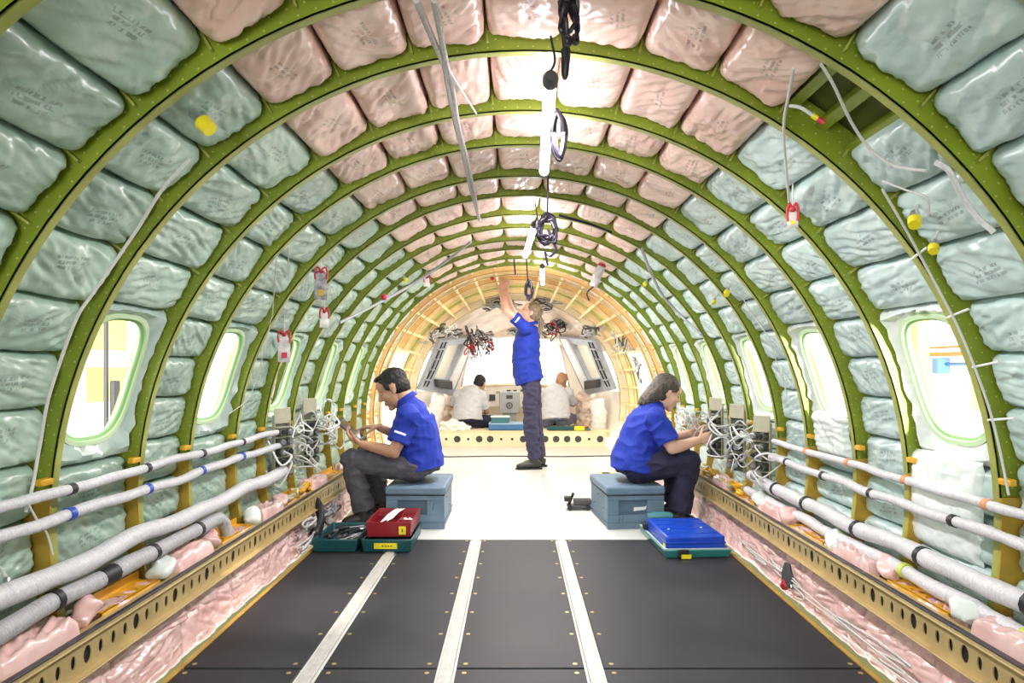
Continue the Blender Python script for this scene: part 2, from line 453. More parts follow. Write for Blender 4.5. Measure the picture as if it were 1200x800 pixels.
# frames ("ribs")
def make_frame(i, y):
    near = i <= 5
    place = ['nearest the camera, cut off at the picture corners'][0] if i == 0 else None
    lab = ('olive green arched fuselage frame nearest the camera, only its corners in view' if i == 0 else
           'olive green arched fuselage frame, ' + ORD[i] + ' full arch counted from the camera')
    if i == 12: lab = 'last olive green arched fuselage frame before the yellow nose section'
    t = thing('fuselage_frame', lab, 'fuselage frame', (0, y, AX), 'olive green fuselage frames')
    mb = MB(); arc_strip(mb, -112, 112, 3, [(RF, y), (1.505, y), (1.505, y + .004), (RF, y + .004)])
    mb.build('web', 'frame', t)
    mb = MB(); arc_strip(mb, -112, 112, 3, [(RF, y), (RF, y + .03), (RF + .005, y + .03), (RF + .005, y)])
    mb.build('inner_flange', 'flange', t)
    # shear clips where the stringers pass
    for th in ([4.5, 13.5, 22.5, 31.5, 40.5, 48, 55.5] if i <= 6 else []):
        for s in (-1, 1):
            mb = MB(); mb.box(Pc(s * th, y - .007, 1.452), (.006, .014, .05), Matrix.Rotation(R(s * th), 3, 'Y'))
            mb.build('shear_clip', 'flange', t)
    for s in (-1, 1):
        mb = MB(); arc_strip(mb, s * 86.5, s * 105, 2, [(1.394, y - .012), (1.475, y - .012), (1.475, y - .004), (1.394, y - .004)])
        mb.build('splice_plate', 'gold', t)
        mb = MB(); c = Pc(s * 84.5, y - .02, 1.41); mb.box(c, (.02, .05, .022), Matrix.Rotation(R(s * 84.5), 3, 'Y'))
        mb.build('bracket', 'orange', t, bevel=.003)
    return t
for i, y in enumerate(FR): make_frame(i, y)

# blanket meshes (local x tangent, y along the cabin, z inward)
BLK = {}
def blanket_mesh(key, w, l, T, seed, flap=True):
    k = (key, round(w, 3), round(l, 3), seed)
    if k in BLK: return BLK[k]
    nx, ny = 26, 38
    wild = 1.6 if key == 'pink_plain' else 1.0
    rr = random.Random(int(w * 1000) * 7 + int(l * 1000) * 13 + seed * 101)
    ox, oy = rr.random() * 50, rr.random() * 50
    vs = []; fs = []
    ang = rr.uniform(-.8, .8)
    for j in range(ny + 1):
        for i in range(nx + 1):
            u = -1 + 2 * i / nx; v = -1 + 2 * j / ny
            h = (max(0, 1 - abs(u) ** 7) ** .5) * (max(0, 1 - abs(v) ** 14) ** .36)
            x = u * w / 2 * (1 - .03 * v * v); y = v * l / 2
            p = V((x * 9 + ox, y * 9 + oy, 0)); 
            xr = x * math.cos(ang) + y * math.sin(ang); yr = -x * math.sin(ang) + y * math.cos(ang)
            fold = abs(noise.noise(V((xr * 26 + ox, yr * 5 + oy, 2))))
            d = .35 * noise.noise(p * .8) - .42 * max(0, .25 - fold)
            edge = 1 - max(abs(u), abs(v)) ** 8
            rad = math.atan2(y * .6, x); crn = min(1, (abs(u * v)) ** 1.2 * 1.3)
            z = T * h * (1 + d * .6 * wild) + .004 * wild * noise.noise(V((x * 40 + ox, y * 40, 5))) * edge
            z += .007 * crn * noise.noise(V((rad * 9 + ox, 3, oy))) * edge + .004 * wild * (1 - 3 * abs(noise.noise(V((xr * 50, yr * 7, oy))))) * edge
            if abs(v) > .93: z += .008 * noise.noise(V((x * 60 + ox, v * 3, 1)))
            y += .016 * noise.noise(V((x * 45 + oy, v * 2, 4))) * abs(v) ** 6
            vs.append((x, y, z - .012))
    for j in range(ny):
        for i in range(nx):
            a = j * (nx + 1) + i
            fs.append((a, a + 1, a + nx + 2, a + nx + 1))
    me = bpy.data.meshes.new('insulation_blanket'); me.from_pydata(vs, [], fs); me.update()
    for p in me.polygons: p.use_smooth = True
    me.materials.append(M_[key])
    BLK[k] = me
    return me

def place_blanket(me, th, y, r, label, cat='insulation blanket', group=None, tilt=0):
    o = bpy.data.objects.new('insulation_blanket', me); COL.objects.link(o)
    a = R(th); s, c = math.sin(a), math.cos(a)
    m = Matrix(((-c, 0, -s, 0), (0, 1, 0, 0), (s, 0, -c, 0), (0, 0, 0, 1)))
    o.matrix_world = Matrix.Translation(Pc(th, y, r)) @ m @ Matrix.Rotation(tilt, 4, 'Z')
    OFF[o.name] = Pc(th, y, r)
    tag(o, label, cat, group)
    return o

CROWN = {0: 'on the centre line', -1: 'one left of the centre line', 1: 'one right of the centre line', -2: 'two left of the centre line',
         2: 'two right of the centre line', -3: 'three left of the centre line', 3: 'three right of the centre line'}
for i in range(12):
    y0, y1 = FR[i] + .006, FR[i + 1] - .004
    yc = (y0 + y1) / 2 ; L = y1 - y0
    bay = ORD[i + 1] + ' bay from camera'
    r0 = 1.482; T = .076
    for k in range(-3, 4):
        me = blanket_mesh('blanket_pink', .2335, L, T, (k + i * 3) % 4)
        place_blanket(me, 9 * k, yc, r0, 'pink plastic-wrapped ceiling blanket, ' + CROWN[k] + ', ' + bay, group='pink ceiling insulation blankets', tilt=rnd.uniform(-.01, .01))
    rows = ROWS_WIN if (i % 2 == 0 and i > 0) else ROWS_PLAIN
    for s in (-1, 1):
        side = 'left' if s < 0 else 'right'
        num = 0
        for a, b in zip(rows[:-1], rows[1:]):
            if a is None or b is None: num += 0; continue
            num += 1
            if s > 0 and i == 1 and num == 1: continue          # the bay left open
            if i == 0 and a > 80: continue
            w = R(b - a) * 1.49
            key = 'blanket_green' if s < 0 else 'blanket_green_lit'
            me = blanket_mesh(key, w, L, T * (.95 if b - a > 7 else .85), (num + i * 2) % 4)
            lab = 'pale green plastic-wrapped blanket on ' + side + ' wall, ' + bay + ', ' + ORD[num] + ' row down'
            place_blanket(me, s * (a + b) / 2, yc, r0, lab, group='pale green insulation blankets, ' + side + ' wall', tilt=rnd.uniform(-.012, .012))

# stringers of the open bay
for th in (31.8, 36, 40.2):
    mb = MB(); q = Matrix.Rotation(R(th), 3, 'Y'); y0, y1 = FR[1], FR[2]
    mb.box(Pc(th, (y0 + y1) / 2, 1.485), (.006, y1 - y0, .055), q); mb.box(Pc(th + .5, (y0 + y1) / 2, 1.458), (.028, y1 - y0, .005), q)
    mb.build('trim_' + str(40 + int(th)), 'frame', kind='structure')

# windows
def sup(a, n=3.0):
    c, s = math.cos(a), math.sin(a)
    return (abs(c) ** (2 / n)) * (1 if c >= 0 else -1), (abs(s) ** (2 / n)) * (1 if s >= 0 else -1)
def win_loop(sg, yc, dw, r, N=56, rect=None, t=0):
    """loop around the window: offset dw (m) from the opening at radius r; blends to the bay rectangle by t"""
    out = []
    for k in range(N):
        a = 2 * PI * k / N
        cu, cv = sup(a)
        yy = cu * (WHW + dw); th = cv * (WHH + math.degrees(dw / 1.46))
        if rect:
            hw, lo, hi = rect
            c, s = math.cos(a), math.sin(a); q = 1 / max(abs(c), abs(s)); ry = c * q * hw; rt = s * q
            rt = (hi - WTH) * rt if rt > 0 else (WTH - lo) * rt
            yy = yy * (1 - t) + ry * t; th = th * (1 - t) + rt * t
        out.append(Pc(sg * (WTH + th), yc + yy, r))
    return out
WN = 0
for i in range(2, 12, 2):
    for sg in (-1, 1):
        WN += 1
        y0, y1 = FR[i] + .004, FR[i + 1]; yc = (y0 + y1) / 2
        rc = ((y1 - y0) / 2, 62.5, 84)
        w = struct_empty('window_%d' % WN, Pc(sg * WTH, yc, 1.47))
        def bumpy(loop, amp, sd):
            res = []
            for p in loop:
                d = amp * noise.noise(p * 22 + V((sd, 0, 0))); ax = V((p.x, 0, p.z - AX)).normalized()
                res.append(p - ax * d)
            return res
        mb = MB()
        loops = [win_loop(sg, yc, .02, 1.475), bumpy(win_loop(sg, yc, .028, 1.452, rect=rc, t=.0), .008, 3), bumpy(win_loop(sg, yc, .04, 1.44, rect=rc, t=.3), .02, 1),
                 bumpy(win_loop(sg, yc, .03, 1.435, rect=rc, t=.62), .022, 8), bumpy(win_loop(sg, yc, .02, 1.45, rect=rc, t=.88), .012, 4), win_loop(sg, yc, 0, 1.485, rect=rc, t=1)]
        mb.loft(loops, cap=False)
        mb.build('padded_surround', 'clear_film' if sg > 0 else 'green_plain', w)
        mb = MB(); mb.loft([win_loop(sg, yc, .004, 1.472), win_loop(sg, yc, .03, 1.495), win_loop(sg, yc, .0, 1.515, rect=rc, t=1)], cap=False)
        mb.build('outer_skin', 'skin', w)
        mb = MB(); mb.loft([win_loop(sg, yc, .030, 1.47), win_loop(sg, yc, .027, 1.447), win_loop(sg, yc, .012, 1.447), win_loop(sg, yc, .009, 1.452)], cap=False)
        mb.build('window_ring', 'ring_pale', w)
        mb = MB(); mb.loft([win_loop(sg, yc, .009, 1.452), win_loop(sg, yc, .0, 1.456), win_loop(sg, yc, -.001, 1.462)], cap=False)
        mb.build('inner_seal', 'ring_green', w)
        mb = MB(); mb.loft([win_loop(sg, yc, -.001, 1.462), win_loop(sg, yc, .004, 1.472)], cap=False)
        mb.build('reveal', 'ring_pale', w)
        lp = win_loop(sg, yc, .003, 1.470); c = sum(lp, V()) / len(lp); c = c.normalized() * 0 + Pc(sg * WTH, yc, 1.470)
        mb = MB(); mb.add(lp + [c], [(k, (k + 1) % len(lp), len(lp)) for k in range(len(lp))]); mb.build('pane', 'glass', w)

# ------------------------------------------------------------------ floor
mb = MB(); mb.box2((-1.2, 4.16, -.03), (1.19, 9.0, 0)); mb.box2((-1.2, -3.0, -.04), (1.19, 4.16, -.009)); mb.build('floor', 'floor_white', kind='structure', origin=(0, 4, 0))
SEAM = 2.38; TR = [-.74, -.27, .245]
bx = [-1.195, TR[0] - .038, TR[0] + .038, TR[1] - .034, TR[1] + .034, TR[2] - .034, TR[2] + .034, 1.185]
cols = [('far left', bx[0], bx[1]), ('left of the aisle', bx[2], bx[3]), ('centre', bx[4], bx[5]), ('wide right-hand', bx[6], bx[7])]
for nm, x0, x1 in cols:
    for y0, y1, wh in ((SEAM + .006, 4.155, 'reaching back to the white floor'), (.6, SEAM - .006, 'in the front row nearest the camera')):
        t = thing('floor_board', 'dark grey smooth floor board, ' + nm + ' one, ' + wh, 'floor board', ((x0 + x1) / 2, (y0 + y1) / 2, -.009), 'dark floor boards')
        mb = MB(); mb.box2((x0, y0, -.009), (x1, y1, 0)); mb.build('panel', 'board', t, bevel=.002)
        if y0 < SEAM: spots = [(x, y1 - .03) for x in (x0 + .03, x1 - .03)]
        else:
            spots = [(x, y0 + .03) for x in (x0 + .03, x1 - .03)]
            yy = y0 + .3
            while yy < y1:
                spots += [(x, yy) for x in (x0 + .02, x1 - .02) if abs(x) < 1.15]; yy += .24
        first = None
        for x, yy in spots:
            if first is None:
                mb = MB(); mb.cyl((x, yy, -.001), (x, yy, .0012), .0085, 12); first = mb.build('screw', 'brass', t, smooth=False); fx, fy = x, yy
            else:
                c = first.copy(); COL.objects.link(c); c.parent = t; c.location = (x - fx, yy - fy, 0)
for k, (x, y1, nm) in enumerate(((TR[0], 4.15, 'left'), (TR[1], 4.16, 'middle'), (TR[2], 4.16, 'right'))):
    t = thing('seat_track', 'pale ridged seat track strip set between the dark boards, the ' + nm + ' one of three', 'seat track', (x, 2.3, -.009), 'seat track strips')
    mb = MB(); mb.box2((x - .024, .6, -.009), (x + .024, y1, .003)); mb.build('track_cover', 'track', t, bevel=.002)
    mb = MB()
    for d in (-.012, 0, .012): mb.box2((x + d - .0025, .6, .003), (x + d + .0025, y1, .0055))
    mb.build('ridges', 'track', t)
    if k:
        mb = MB(); mb.box2((x - .016, 4.16, .0003), (x + .016, 6.7, .0015)); mb.build('far_strip', 'grey_wrap' if False else 'track', t)
        mb = MB(); mb.box2((x - .021, 4.16, .0002), (x - .016, 6.7, .0012)); mb.box2((x + .016, 4.16, .0002), (x + .020, 6.7, .0012)); mb.build('seam_lines', 'grey', t)
# thin edge trims along both sides of the floor
for sg, nm, x in ((-1, 'left', -1.2), (1, 'right', 1.19)):
    mb = MB(); mb.box2((x - sg * .012, .6, -.03), (x + sg * .006, 6.3, .004)); mb.build('baseboard_' + nm, 'gold', kind='structure')

# ------------------------------------------------------------------ side rails
def side_rail(sg, nm):
    y0, y1 = .9, 6.1; xf = 1.235; z0, z1 = .200, .285
    t = thing('side_rail', 'long pale gold perforated rail with black top strip along the ' + nm + ' side', 'rail', (sg * xf, 3.5, z0), 'perforated side rails')
    mb = MB(); y = y0; k = 0; p = .062
    while y < y1:
        big = k % 4 == 0
        rx, ry = (.018, .025) if big else (.0105, .019)
        if sg < 0: mb.cell((-xf, y, z0), (0, 1, 0), (0, 0, 1), p, z1 - z0, rx, ry, .004)
        else: mb.cell((xf, y + p, z0), (0, -1, 0), (0, 0, 1), p, z1 - z0, rx, ry, .004)
        y += p; k += 1
    mb.build('perforated_web', 'cream_gold', t, angle=60)
    mb = MB(); mb.box2((sg * (xf + .006), y0, z0), (sg * (xf + .008), y1, z1)); mb.build('hole_shade', 'black', t)  # black sheet added behind the rail holes, stands in for their shade
    mb = MB(); mb.box2((sg * (xf - .012), y0, z1), (sg * (xf + .055), y1, z1 + .006)); mb.build('top_flange', 'cream_gold', t, bevel=.002)
    mb = MB(); mb.box2((sg * (xf + .004), y0, z1 + .006), (sg * (xf + .024), y1, z1 + .013)); mb.build('black_strip', 'black_strip', t, label='black strip', bevel=.003)
    mb = MB(); mb.box2((sg * (xf - .024), y0, z0 - .005), (sg * (xf + .01), y1, z0)); mb.build('bottom_lip', 'cream_gold', t, bevel=.002)
M_['cream_gold'] = mat('pale_gold_rail', (.50, .38, .17), .4, .2, .12, 10)
side_rail(-1, 'left'); side_rail(1, 'right')

lying_later = []
# orange perforated brackets on the ledge behind the rails
for sg, nm in ((-1, 'left'), (1, 'right')):
    for j, yc in enumerate((2.25, 3.10, 3.94, 4.80, 5.63)):
        t = thing('floor_bracket', 'orange perforated bracket plate on ' + nm + ' ledge behind the rail, ' + ORD[j + 1] + ' from the camera', 'bracket', (sg * 1.3, yc, .285), 'orange ledge brackets')
        mb = MB(); n = 4; p = .085; w = .078
        for k in range(n):
            y = yc - n * p / 2 + k * p
            if sg < 0: mb.cell((-1.365, y + p, .300), (0, -1, 0), (1, 0, 0), p, w, .031, .026, .010)
            else: mb.cell((1.365, y, .300), (0, 1, 0), (-1, 0, 0), p, w, .031, .026, .010)
        mb.build('plate', 'orange', t, angle=60)
        mb = MB(); mb.box2((sg * 1.292, yc - .17, .27), (sg * 1.288, yc + .17, .300)); mb.build('front_lip', 'orange', t)
        mb = MB(); mb.box2((sg * 1.365, yc - .17, .296), (sg * 1.369, yc + .17, .33)); mb.build('rear_lip', 'orange', t)
        mb = MB(); mb.box2((sg * 1.25, yc - .19, .284), (sg * 1.292, yc + .19, .288)); mb.build('foot', 'gold', t)
        lying_later.append((sg, nm, j, yc))

# pink blankets on the ledge and between the floor edge and the rail
def lying_blanket(key, name, c, ux, uy, w, l, T, seed, label, group):
    me = blanket_mesh(key, w, l, T, seed)
    o = bpy.data.objects.new('insulation_blanket', me); COL.objects.link(o)
    ux, uy = V(ux).normalized(), V(uy).normalized(); uz = ux.cross(uy)
    m = Matrix((ux, uy, uz)).transposed().to_4x4(); o.matrix_world = Matrix.Translation(c) @ m
    OFF[o.name] = V(c); tag(o, label, 'insulation blanket', group); return o
for sg, nm in ((-1, 'left'), (1, 'right')):
    y = 1.25; j = 0
    while y < 5.9:
        L = rnd.uniform(.36, .46); j += 1
        for rw, (zc, xc, h, lean) in enumerate(((.05, 1.282, .13, .012), (.150, 1.302, .10, .02))):
            ux = V((sg * -lean, 0, -.1)) if sg < 0 else V((lean, 0, .1))
            ux = V((sg * lean * (1 if sg > 0 else 1), 0, .1)) if sg > 0 else V((lean, 0, -.1))
            lying_blanket('pink_plain', '', (sg * xc, y + L / 2 + rw * .05, zc), ux, (0, 1, 0), h * 1.25, L * 1.05, .050, (j * 3 + rw + (sg > 0)) % 5,
                          'crinkled pink film blanket below the %s rail, %s row, %s from the camera' % (nm, ('lower', 'upper')[rw], ORD[min(j, 14)]), 'pink blankets below the rails')
        y += L
    for j, yc in enumerate((1.80, 2.67, 3.52, 4.37, 5.21)):
        lying_blanket('pink_plain', '', (sg * 1.325, yc, .292), (1, 0, 0), (0, 1, 0), .115, .30, .06, j % 4,
                      'pink film blanket bulging on the %s ledge behind the rail, %s from the camera' % (nm, ORD[j + 1]), 'pink blankets on the ledges')

for sg, nm, j, yc in lying_later:
    lying_blanket('pink_plain', '', (sg * 1.326, yc, .262), (1, 0, 0), (0, 1, 0), .10, .36, .045, (j + 2) % 4,
                  'pink film pad showing through the holes of the %s orange bracket, %s from the camera' % (nm, ORD[j + 1]), 'pink pads under the brackets')

# ------------------------------------------------------------------ conduits (wrapped wire bundles) along the walls
def conduit(sg, z, x, r, y0, y1, m, label, tie, tie_mat, drop=None, black=None):
    pts = []; n = int((y1 - y0) / .07)
    sd = rnd.random() * 30
    for i in range(n + 1):
        y = y0 + (y1 - y0) * i / n
        pts.append(V((sg * x + .014 * noise.noise(V((y * 3.5, sd, 0))), y, z + .016 * noise.noise(V((y * 3.2, sd, 7))))))
    if drop: pts += [V(p) for p in drop]
    t = thing('wire_bundle', label, 'wire bundle', (sg * x, (y0 + y1) / 2, z - r))
    rs = [r * (1 + .16 * noise.noise(V((i * .9, sd, 3)))) for i in range(len(pts))]
    mb = MB(); mb.tube(pts, rs, 12); mb.build('sleeve', m, t)
    for yt in tie:
        i = min(range(len(pts)), key=lambda k: abs(pts[k].y - yt)); p = pts[i]
        mb = MB(); mb.tube([p - V((0, .012, 0)), p + V((0, .012, 0))], r * 1.13, 12); mb.build('tie', tie_mat, t)
    if black:
        seg = [p for p in pts if black[0] <= p.y <= black[1]]
        mb = MB(); mb.tube(seg, r * 1.08, 12); mb.build('black_sleeve', 'black', t, label='black sleeve')
    return t
FT = [y for y in FR if 1.2 < y < 3.6]
mid = [1.3, 1.75, 2.2, 2.65, 3.1, 3.5]
conduit(-1, .687, 1.36, .016, .9, 3.82, 'white_wrap', 'thin white wrapped wire bundle along left wall, topmost of four', FT, 'black')
conduit(-1, .610, 1.36, .018, .9, 3.82, 'white_wrap', 'white wrapped wire bundle with blue ties along left wall', [y + .02 for y in FT], 'blue_tie')
conduit(-1, .464, 1.33, .031, .9, 3.84, 'white_wrap', 'thick white wrapped wire bundle along left wall, third down', [], 'black')
conduit(-1, .395, 1.32, .027, .9, 2.92, 'grey_wrap', 'grey wrapped conduit bending down to the left rail', [1.9, 2.45, 2.8], 'black',
        drop=[(-1.325, 2.98, .39), (-1.325, 3.03, .36), (-1.32, 3.05, .31), (-1.32, 3.05, .27)], black=(2.08, 2.24))
conduit(1, .643, 1.375, .0155, .9, 3.72, 'white_wrap', 'thin white wrapped wire bundle along right wall, topmost of four', FT, 'orange_tie')
conduit(1, .56, 1.365, .018, .9, 3.72, 'white_wrap', 'white wrapped wire bundle along right wall, second down', mid, 'black')
conduit(1, .41, 1.345, .031, .9, 4.0, 'white_wrap', 'thick white wrapped wire bundle with black rings along right wall', [y + .1 for y in mid], 'black')
conduit(1, .335, 1.33, .024, .9, 4.0, 'white_wrap', 'white wrapped wire bundle with yellow-green tape, lowest along right wall', [1.85, 2.35, 2.9, 3.4], 'green_tie')
M_['ribbon'] = mat('red_ribbon', (.55, .02, .05), .5)
M_['nose_yellow'] = mat('yellow_primer', (.92, .74, .38), .5, 0, .2, 6)
M_['nose_orange'] = mat('orange_primer', (.90, .58, .22), .5, 0, .15, 6)
M_['frame_light'] = mat('light_green_primer', (.62, .66, .14), .45, 0, .15, 6)
M_['window_film'] = mat('masked_window_film', (.93, .89, .74), .4)
M_['blue_case'] = mat('blue_case', (.05, .18, .42), .4); 
M_['teal'] = mat('teal_plastic', (.008, .075, .085), .38); M_['teal_pale'] = mat('pale_teal_plastic', (.05, .20, .22), .4)
M_['blue_case_light'] = mat('light_blue_case', (.35, .55, .75), .4)
# ------------------------------------------------------------------ nose section and flight deck
NR = [(6.24, 1.515), (7.0, 1.512), (7.12, 1.511), (7.95, 1.505), (8.4, 1.49), (9.0, 1.43), (9.6, 1.31), (10.1, 1.17), (10.55, 1.0)]
def nose_r(y):
    for (a, ra), (b, rb) in zip(NR[:-1], NR[1:]):
        if a <= y <= b: return ra + (rb - ra) * (y - a) / (b - a)
    return NR[-1][1]
mb = MB()
for (a, ra), (b, rb) in zip(NR[:-1], NR[1:]): skin_part(mb, -60, 60, a, b, ra, 24, rb)
mb.build('ceiling_nose', 'nose_pink', kind='structure', origin=(0, 8, 2))
for sg, nm in ((-1, 'left'), (1, 'right')):
    mb = MB()
    for (a, ra), (b, rb) in zip(NR[:-1], NR[1:]):
        if a == 7.12: skin_part(mb, sg * 60, sg * 64, a, b, ra, 2, rb); continue          # entrance door left open
        if a >= 9.0 and b <= 10.2: skin_part(mb, sg * 84, sg * 128, a, b, ra, 8, rb); continue   # side windows
        skin_part(mb, sg * 60, sg * 128, a, b, ra, 14, rb)
    mb.build('wall_nose_' + nm, 'nose_skin', kind='structure', origin=(sg * 1.4, 8, 0))
    # door edge lining and door step
    d = struct_empty('door_%d' % (1 if sg < 0 else 2), (sg * 1.45, 7.5, 0))
    for y in (7.10, 7.97):
        mb = MB(); arc_strip(mb, sg * 62, sg * 113, 3, [(1.42, y - .02), (1.53, y - .02), (1.53, y + .02), (1.42, y + .02)]); mb.build('door_jamb', 'cream', d)
    mb = MB(); mb.box(Pc(sg * 63.5, 7.535, 1.47), (.03, .86, .10), Matrix.Rotation(R(sg * 63.5), 3, 'Y')); mb.build('door_head', 'cream', d)

def nose_frame(y, m, label, th=112, gap=None, w=.05, dep=.09):
    r = nose_r(y) - .012
    t = thing('fuselage_frame', label, 'fuselage frame', (0, y, AX), 'yellow nose frames')
    mb = MB(); arc_strip(mb, -th, th, 3, [(r - dep, y), (r, y), (r, y + .005), (r - dep, y + .005)]); mb.build('web', m, t)
    mb = MB(); arc_strip(mb, -th, th, 3, [(r - dep, y), (r - dep, y + w), (r - dep + .006, y + w), (r - dep + .006, y)]); mb.build('inner_flange', m, t)
nose_frame(6.60, 'nose_orange', 'orange primed arched frame just beyond the last green frame', dep=.10)
nose_frame(6.98, 'nose_yellow', 'yellow primed arched frame just before the open entrance doors', dep=.085)
nose_frame(7.35, 'nose_orange', 'orange primed overhead half frame above the near half of the doorways', 62)
nose_frame(7.72, 'nose_yellow', 'yellow primed overhead half frame above the far half of the doorways', 62)
nose_frame(8.15, 'frame_light', 'light green yellow arched frame beyond the open entrance doors', dep=.06)
nose_frame(8.55, 'nose_yellow', 'yellow primed arched frame nearest the flight deck windows', dep=.07)
nose_frame(8.95, 'cream', 'cream coloured arched frame at the flight deck entrance above the beam', 100, dep=.08)
# stringers of the nose
k = 0
for th in list(range(-108, 109, 9)):
    if abs(th) < 4: continue
    for a, b in ((6.27, 7.08), (7.99, 8.95)) if abs(th) > 62 else ((6.27, 8.95),):
        mb = MB(); q = Matrix.Rotation(R(th), 3, 'Y')
        vs = []
        ra, rb = nose_r(a) - .02, nose_r(b) - .02
        for (y, r) in ((a, ra), (b, rb)):
            for dx, dr in ((-.012, 0), (.012, 0), (.012, -.05), (-.012, -.05)): 
                p = Pc(th, y, r + dr) + q @ V((dx, 0, 0)); vs.append(p)
        mb.add(vs, [(0, 1, 2, 3), (7, 6, 5, 4), (0, 4, 5, 1), (1, 5, 6, 2), (2, 6, 7, 3), (3, 7, 4, 0)])
        k += 1
        mb.build('trim_%d' % (100 + k), 'nose_yellow', kind='structure')
# pale padded blankets between the nose frames, at the sides
for sg, nm in ((-1, 'left'), (1, 'right')):
    j = 0
    for yc, L in ((6.43, .3), (6.79, .34)):
        for th in range(22, 108, 9):
            j += 1
            me = blanket_mesh('clear_film' if th > 40 else 'blanket_pink', .20, L, .05, j % 3)
            place_blanket(me, sg * (th + .5), yc, 1.47, 'pale film blanket between %s nose frames, %s side, %s from the top' % (('near', 'next')[yc > 6.6], nm, ORD[(th - 22) // 9 + 1]), group='pale nose blankets')

# cockpit floor, cross beam, front wall
mb = MB(); mb.box2((-1.22, 9.04, .12), (1.22, 10.6, .2)); mb.build('floor_cockpit', 'cream', kind='structure')
t = thing('cross_beam', 'pale yellow perforated cross beam at the far end of the white floor', 'beam', (0, 9.0, 0))
mb = MB(); xs = -1.16; w = 2.32 / 16
for k in range(16):
    mb.cell((xs + k * w, 9.0, 0), (1, 0, 0), (0, 0, 1), w, .2, .045 if k in (2, 4, 5, 8, 10, 11, 12, 13, 15) else .018, .045 if k in (2, 4, 5, 8, 10, 11, 12, 13, 15) else .018, .015)
mb.build('perforated_web', 'cream', t, angle=60)
mb = MB(); mb.box2((-1.2, 8.99, .195), (1.2, 9.05, .205)); mb.build('top_edge', 'nose_yellow', t, bevel=.002)
mb = MB(); mb.box2((-1.16, 9.022, 0), (1.16, 9.03, .2)); mb.build('hole_shade', 'darkgrey', t)  # dark sheet added behind the beam, stands in for shade in its holes

YF = 10.45
mb = MB()
def xy(px, py): return V((CX + (px - 604) * YF / F_PX, YF, CZ - (py - 430) * YF / F_PX))
outer = [xy(500, 530), xy(706, 530), xy(715, 440), xy(690, 370), xy(604, 320), xy(518, 370), xy(493, 440)]
wl, wr_, wb, wt = xy(541, 453), xy(667, 453), 0, 0
hole = [xy(541, 452), xy(604, 449), xy(667, 452), xy(655, 398), xy(604, 394), xy(553, 398)]
vs = outer + hole
fs = [(0, 1, 9 - 1, 8 - 0) if False else (0, 1, 8), (0, 8, 7), (1, 9, 8), (1, 2, 9), (2, 10, 9), (2, 3, 10), (3, 11, 10), (3, 4, 11), (4, 5, 11), (5, 12, 11), (5, 6, 12), (6, 7, 12), (6, 0, 7)]
mb.add(vs, fs); mb.build('wall_front', 'nose_skin', kind='structure', smooth=False)
for n, ids in ((21, (7, 8, 11, 12)), (22, (8, 9, 10, 11))):
    ww = struct_empty('window_%d' % n, vs[ids[0]]); mb = MB(); mb.add([vs[i] + V((0, .02, 0)) for i in ids], [(0, 1, 2, 3)]); mb.build('pane', 'glass', ww)
    mb = MB(); mb.tube([vs[i] for i in ids], .018, 6, closed=True); mb.build('window_frame', 'nose_skin', ww)
# glareshield and instrument panel
t = thing('instrument_panel', 'stripped cream instrument panel below the windshield with open slots', 'instrument panel', (0, 10.2, .2))
mb = MB(); mb.tube([xy(541, 455) + V((0, -.22, 0)), xy(570, 451) + V((0, -.25, 0)), xy(604, 450) + V((0, -.26, 0)), xy(640, 451) + V((0, -.25, 0)), xy(667, 455) + V((0, -.22, 0))], (.03, .02) and .022, 8)
mb.build('glareshield', 'cream', t)
mb = MB(); mb.box2((-.75, 10.2, .45), (.72, 10.3, .76)); mb.build('panel_face', 'nose_skin', t, bevel=.01)
for x, z, w_, h_ in ((-.32, .66, .12, .03), (-.16, .68, .06, .03), (-.06, .68, .05, .03), (.05, .69, .05, .03), (.3, .67, .14, .05), (-.2, .58, .08, .07), (-.06, .6, .05, .05), (-.42, .55, .09, .09), (.42, .56, .1, .1)):
    mb = MB(); mb.box2((x, 10.185, z), (x + w_, 10.21, z + h_)); mb.build('slot', 'darkgrey' if w_ < .1 else 'tan_plate', t)
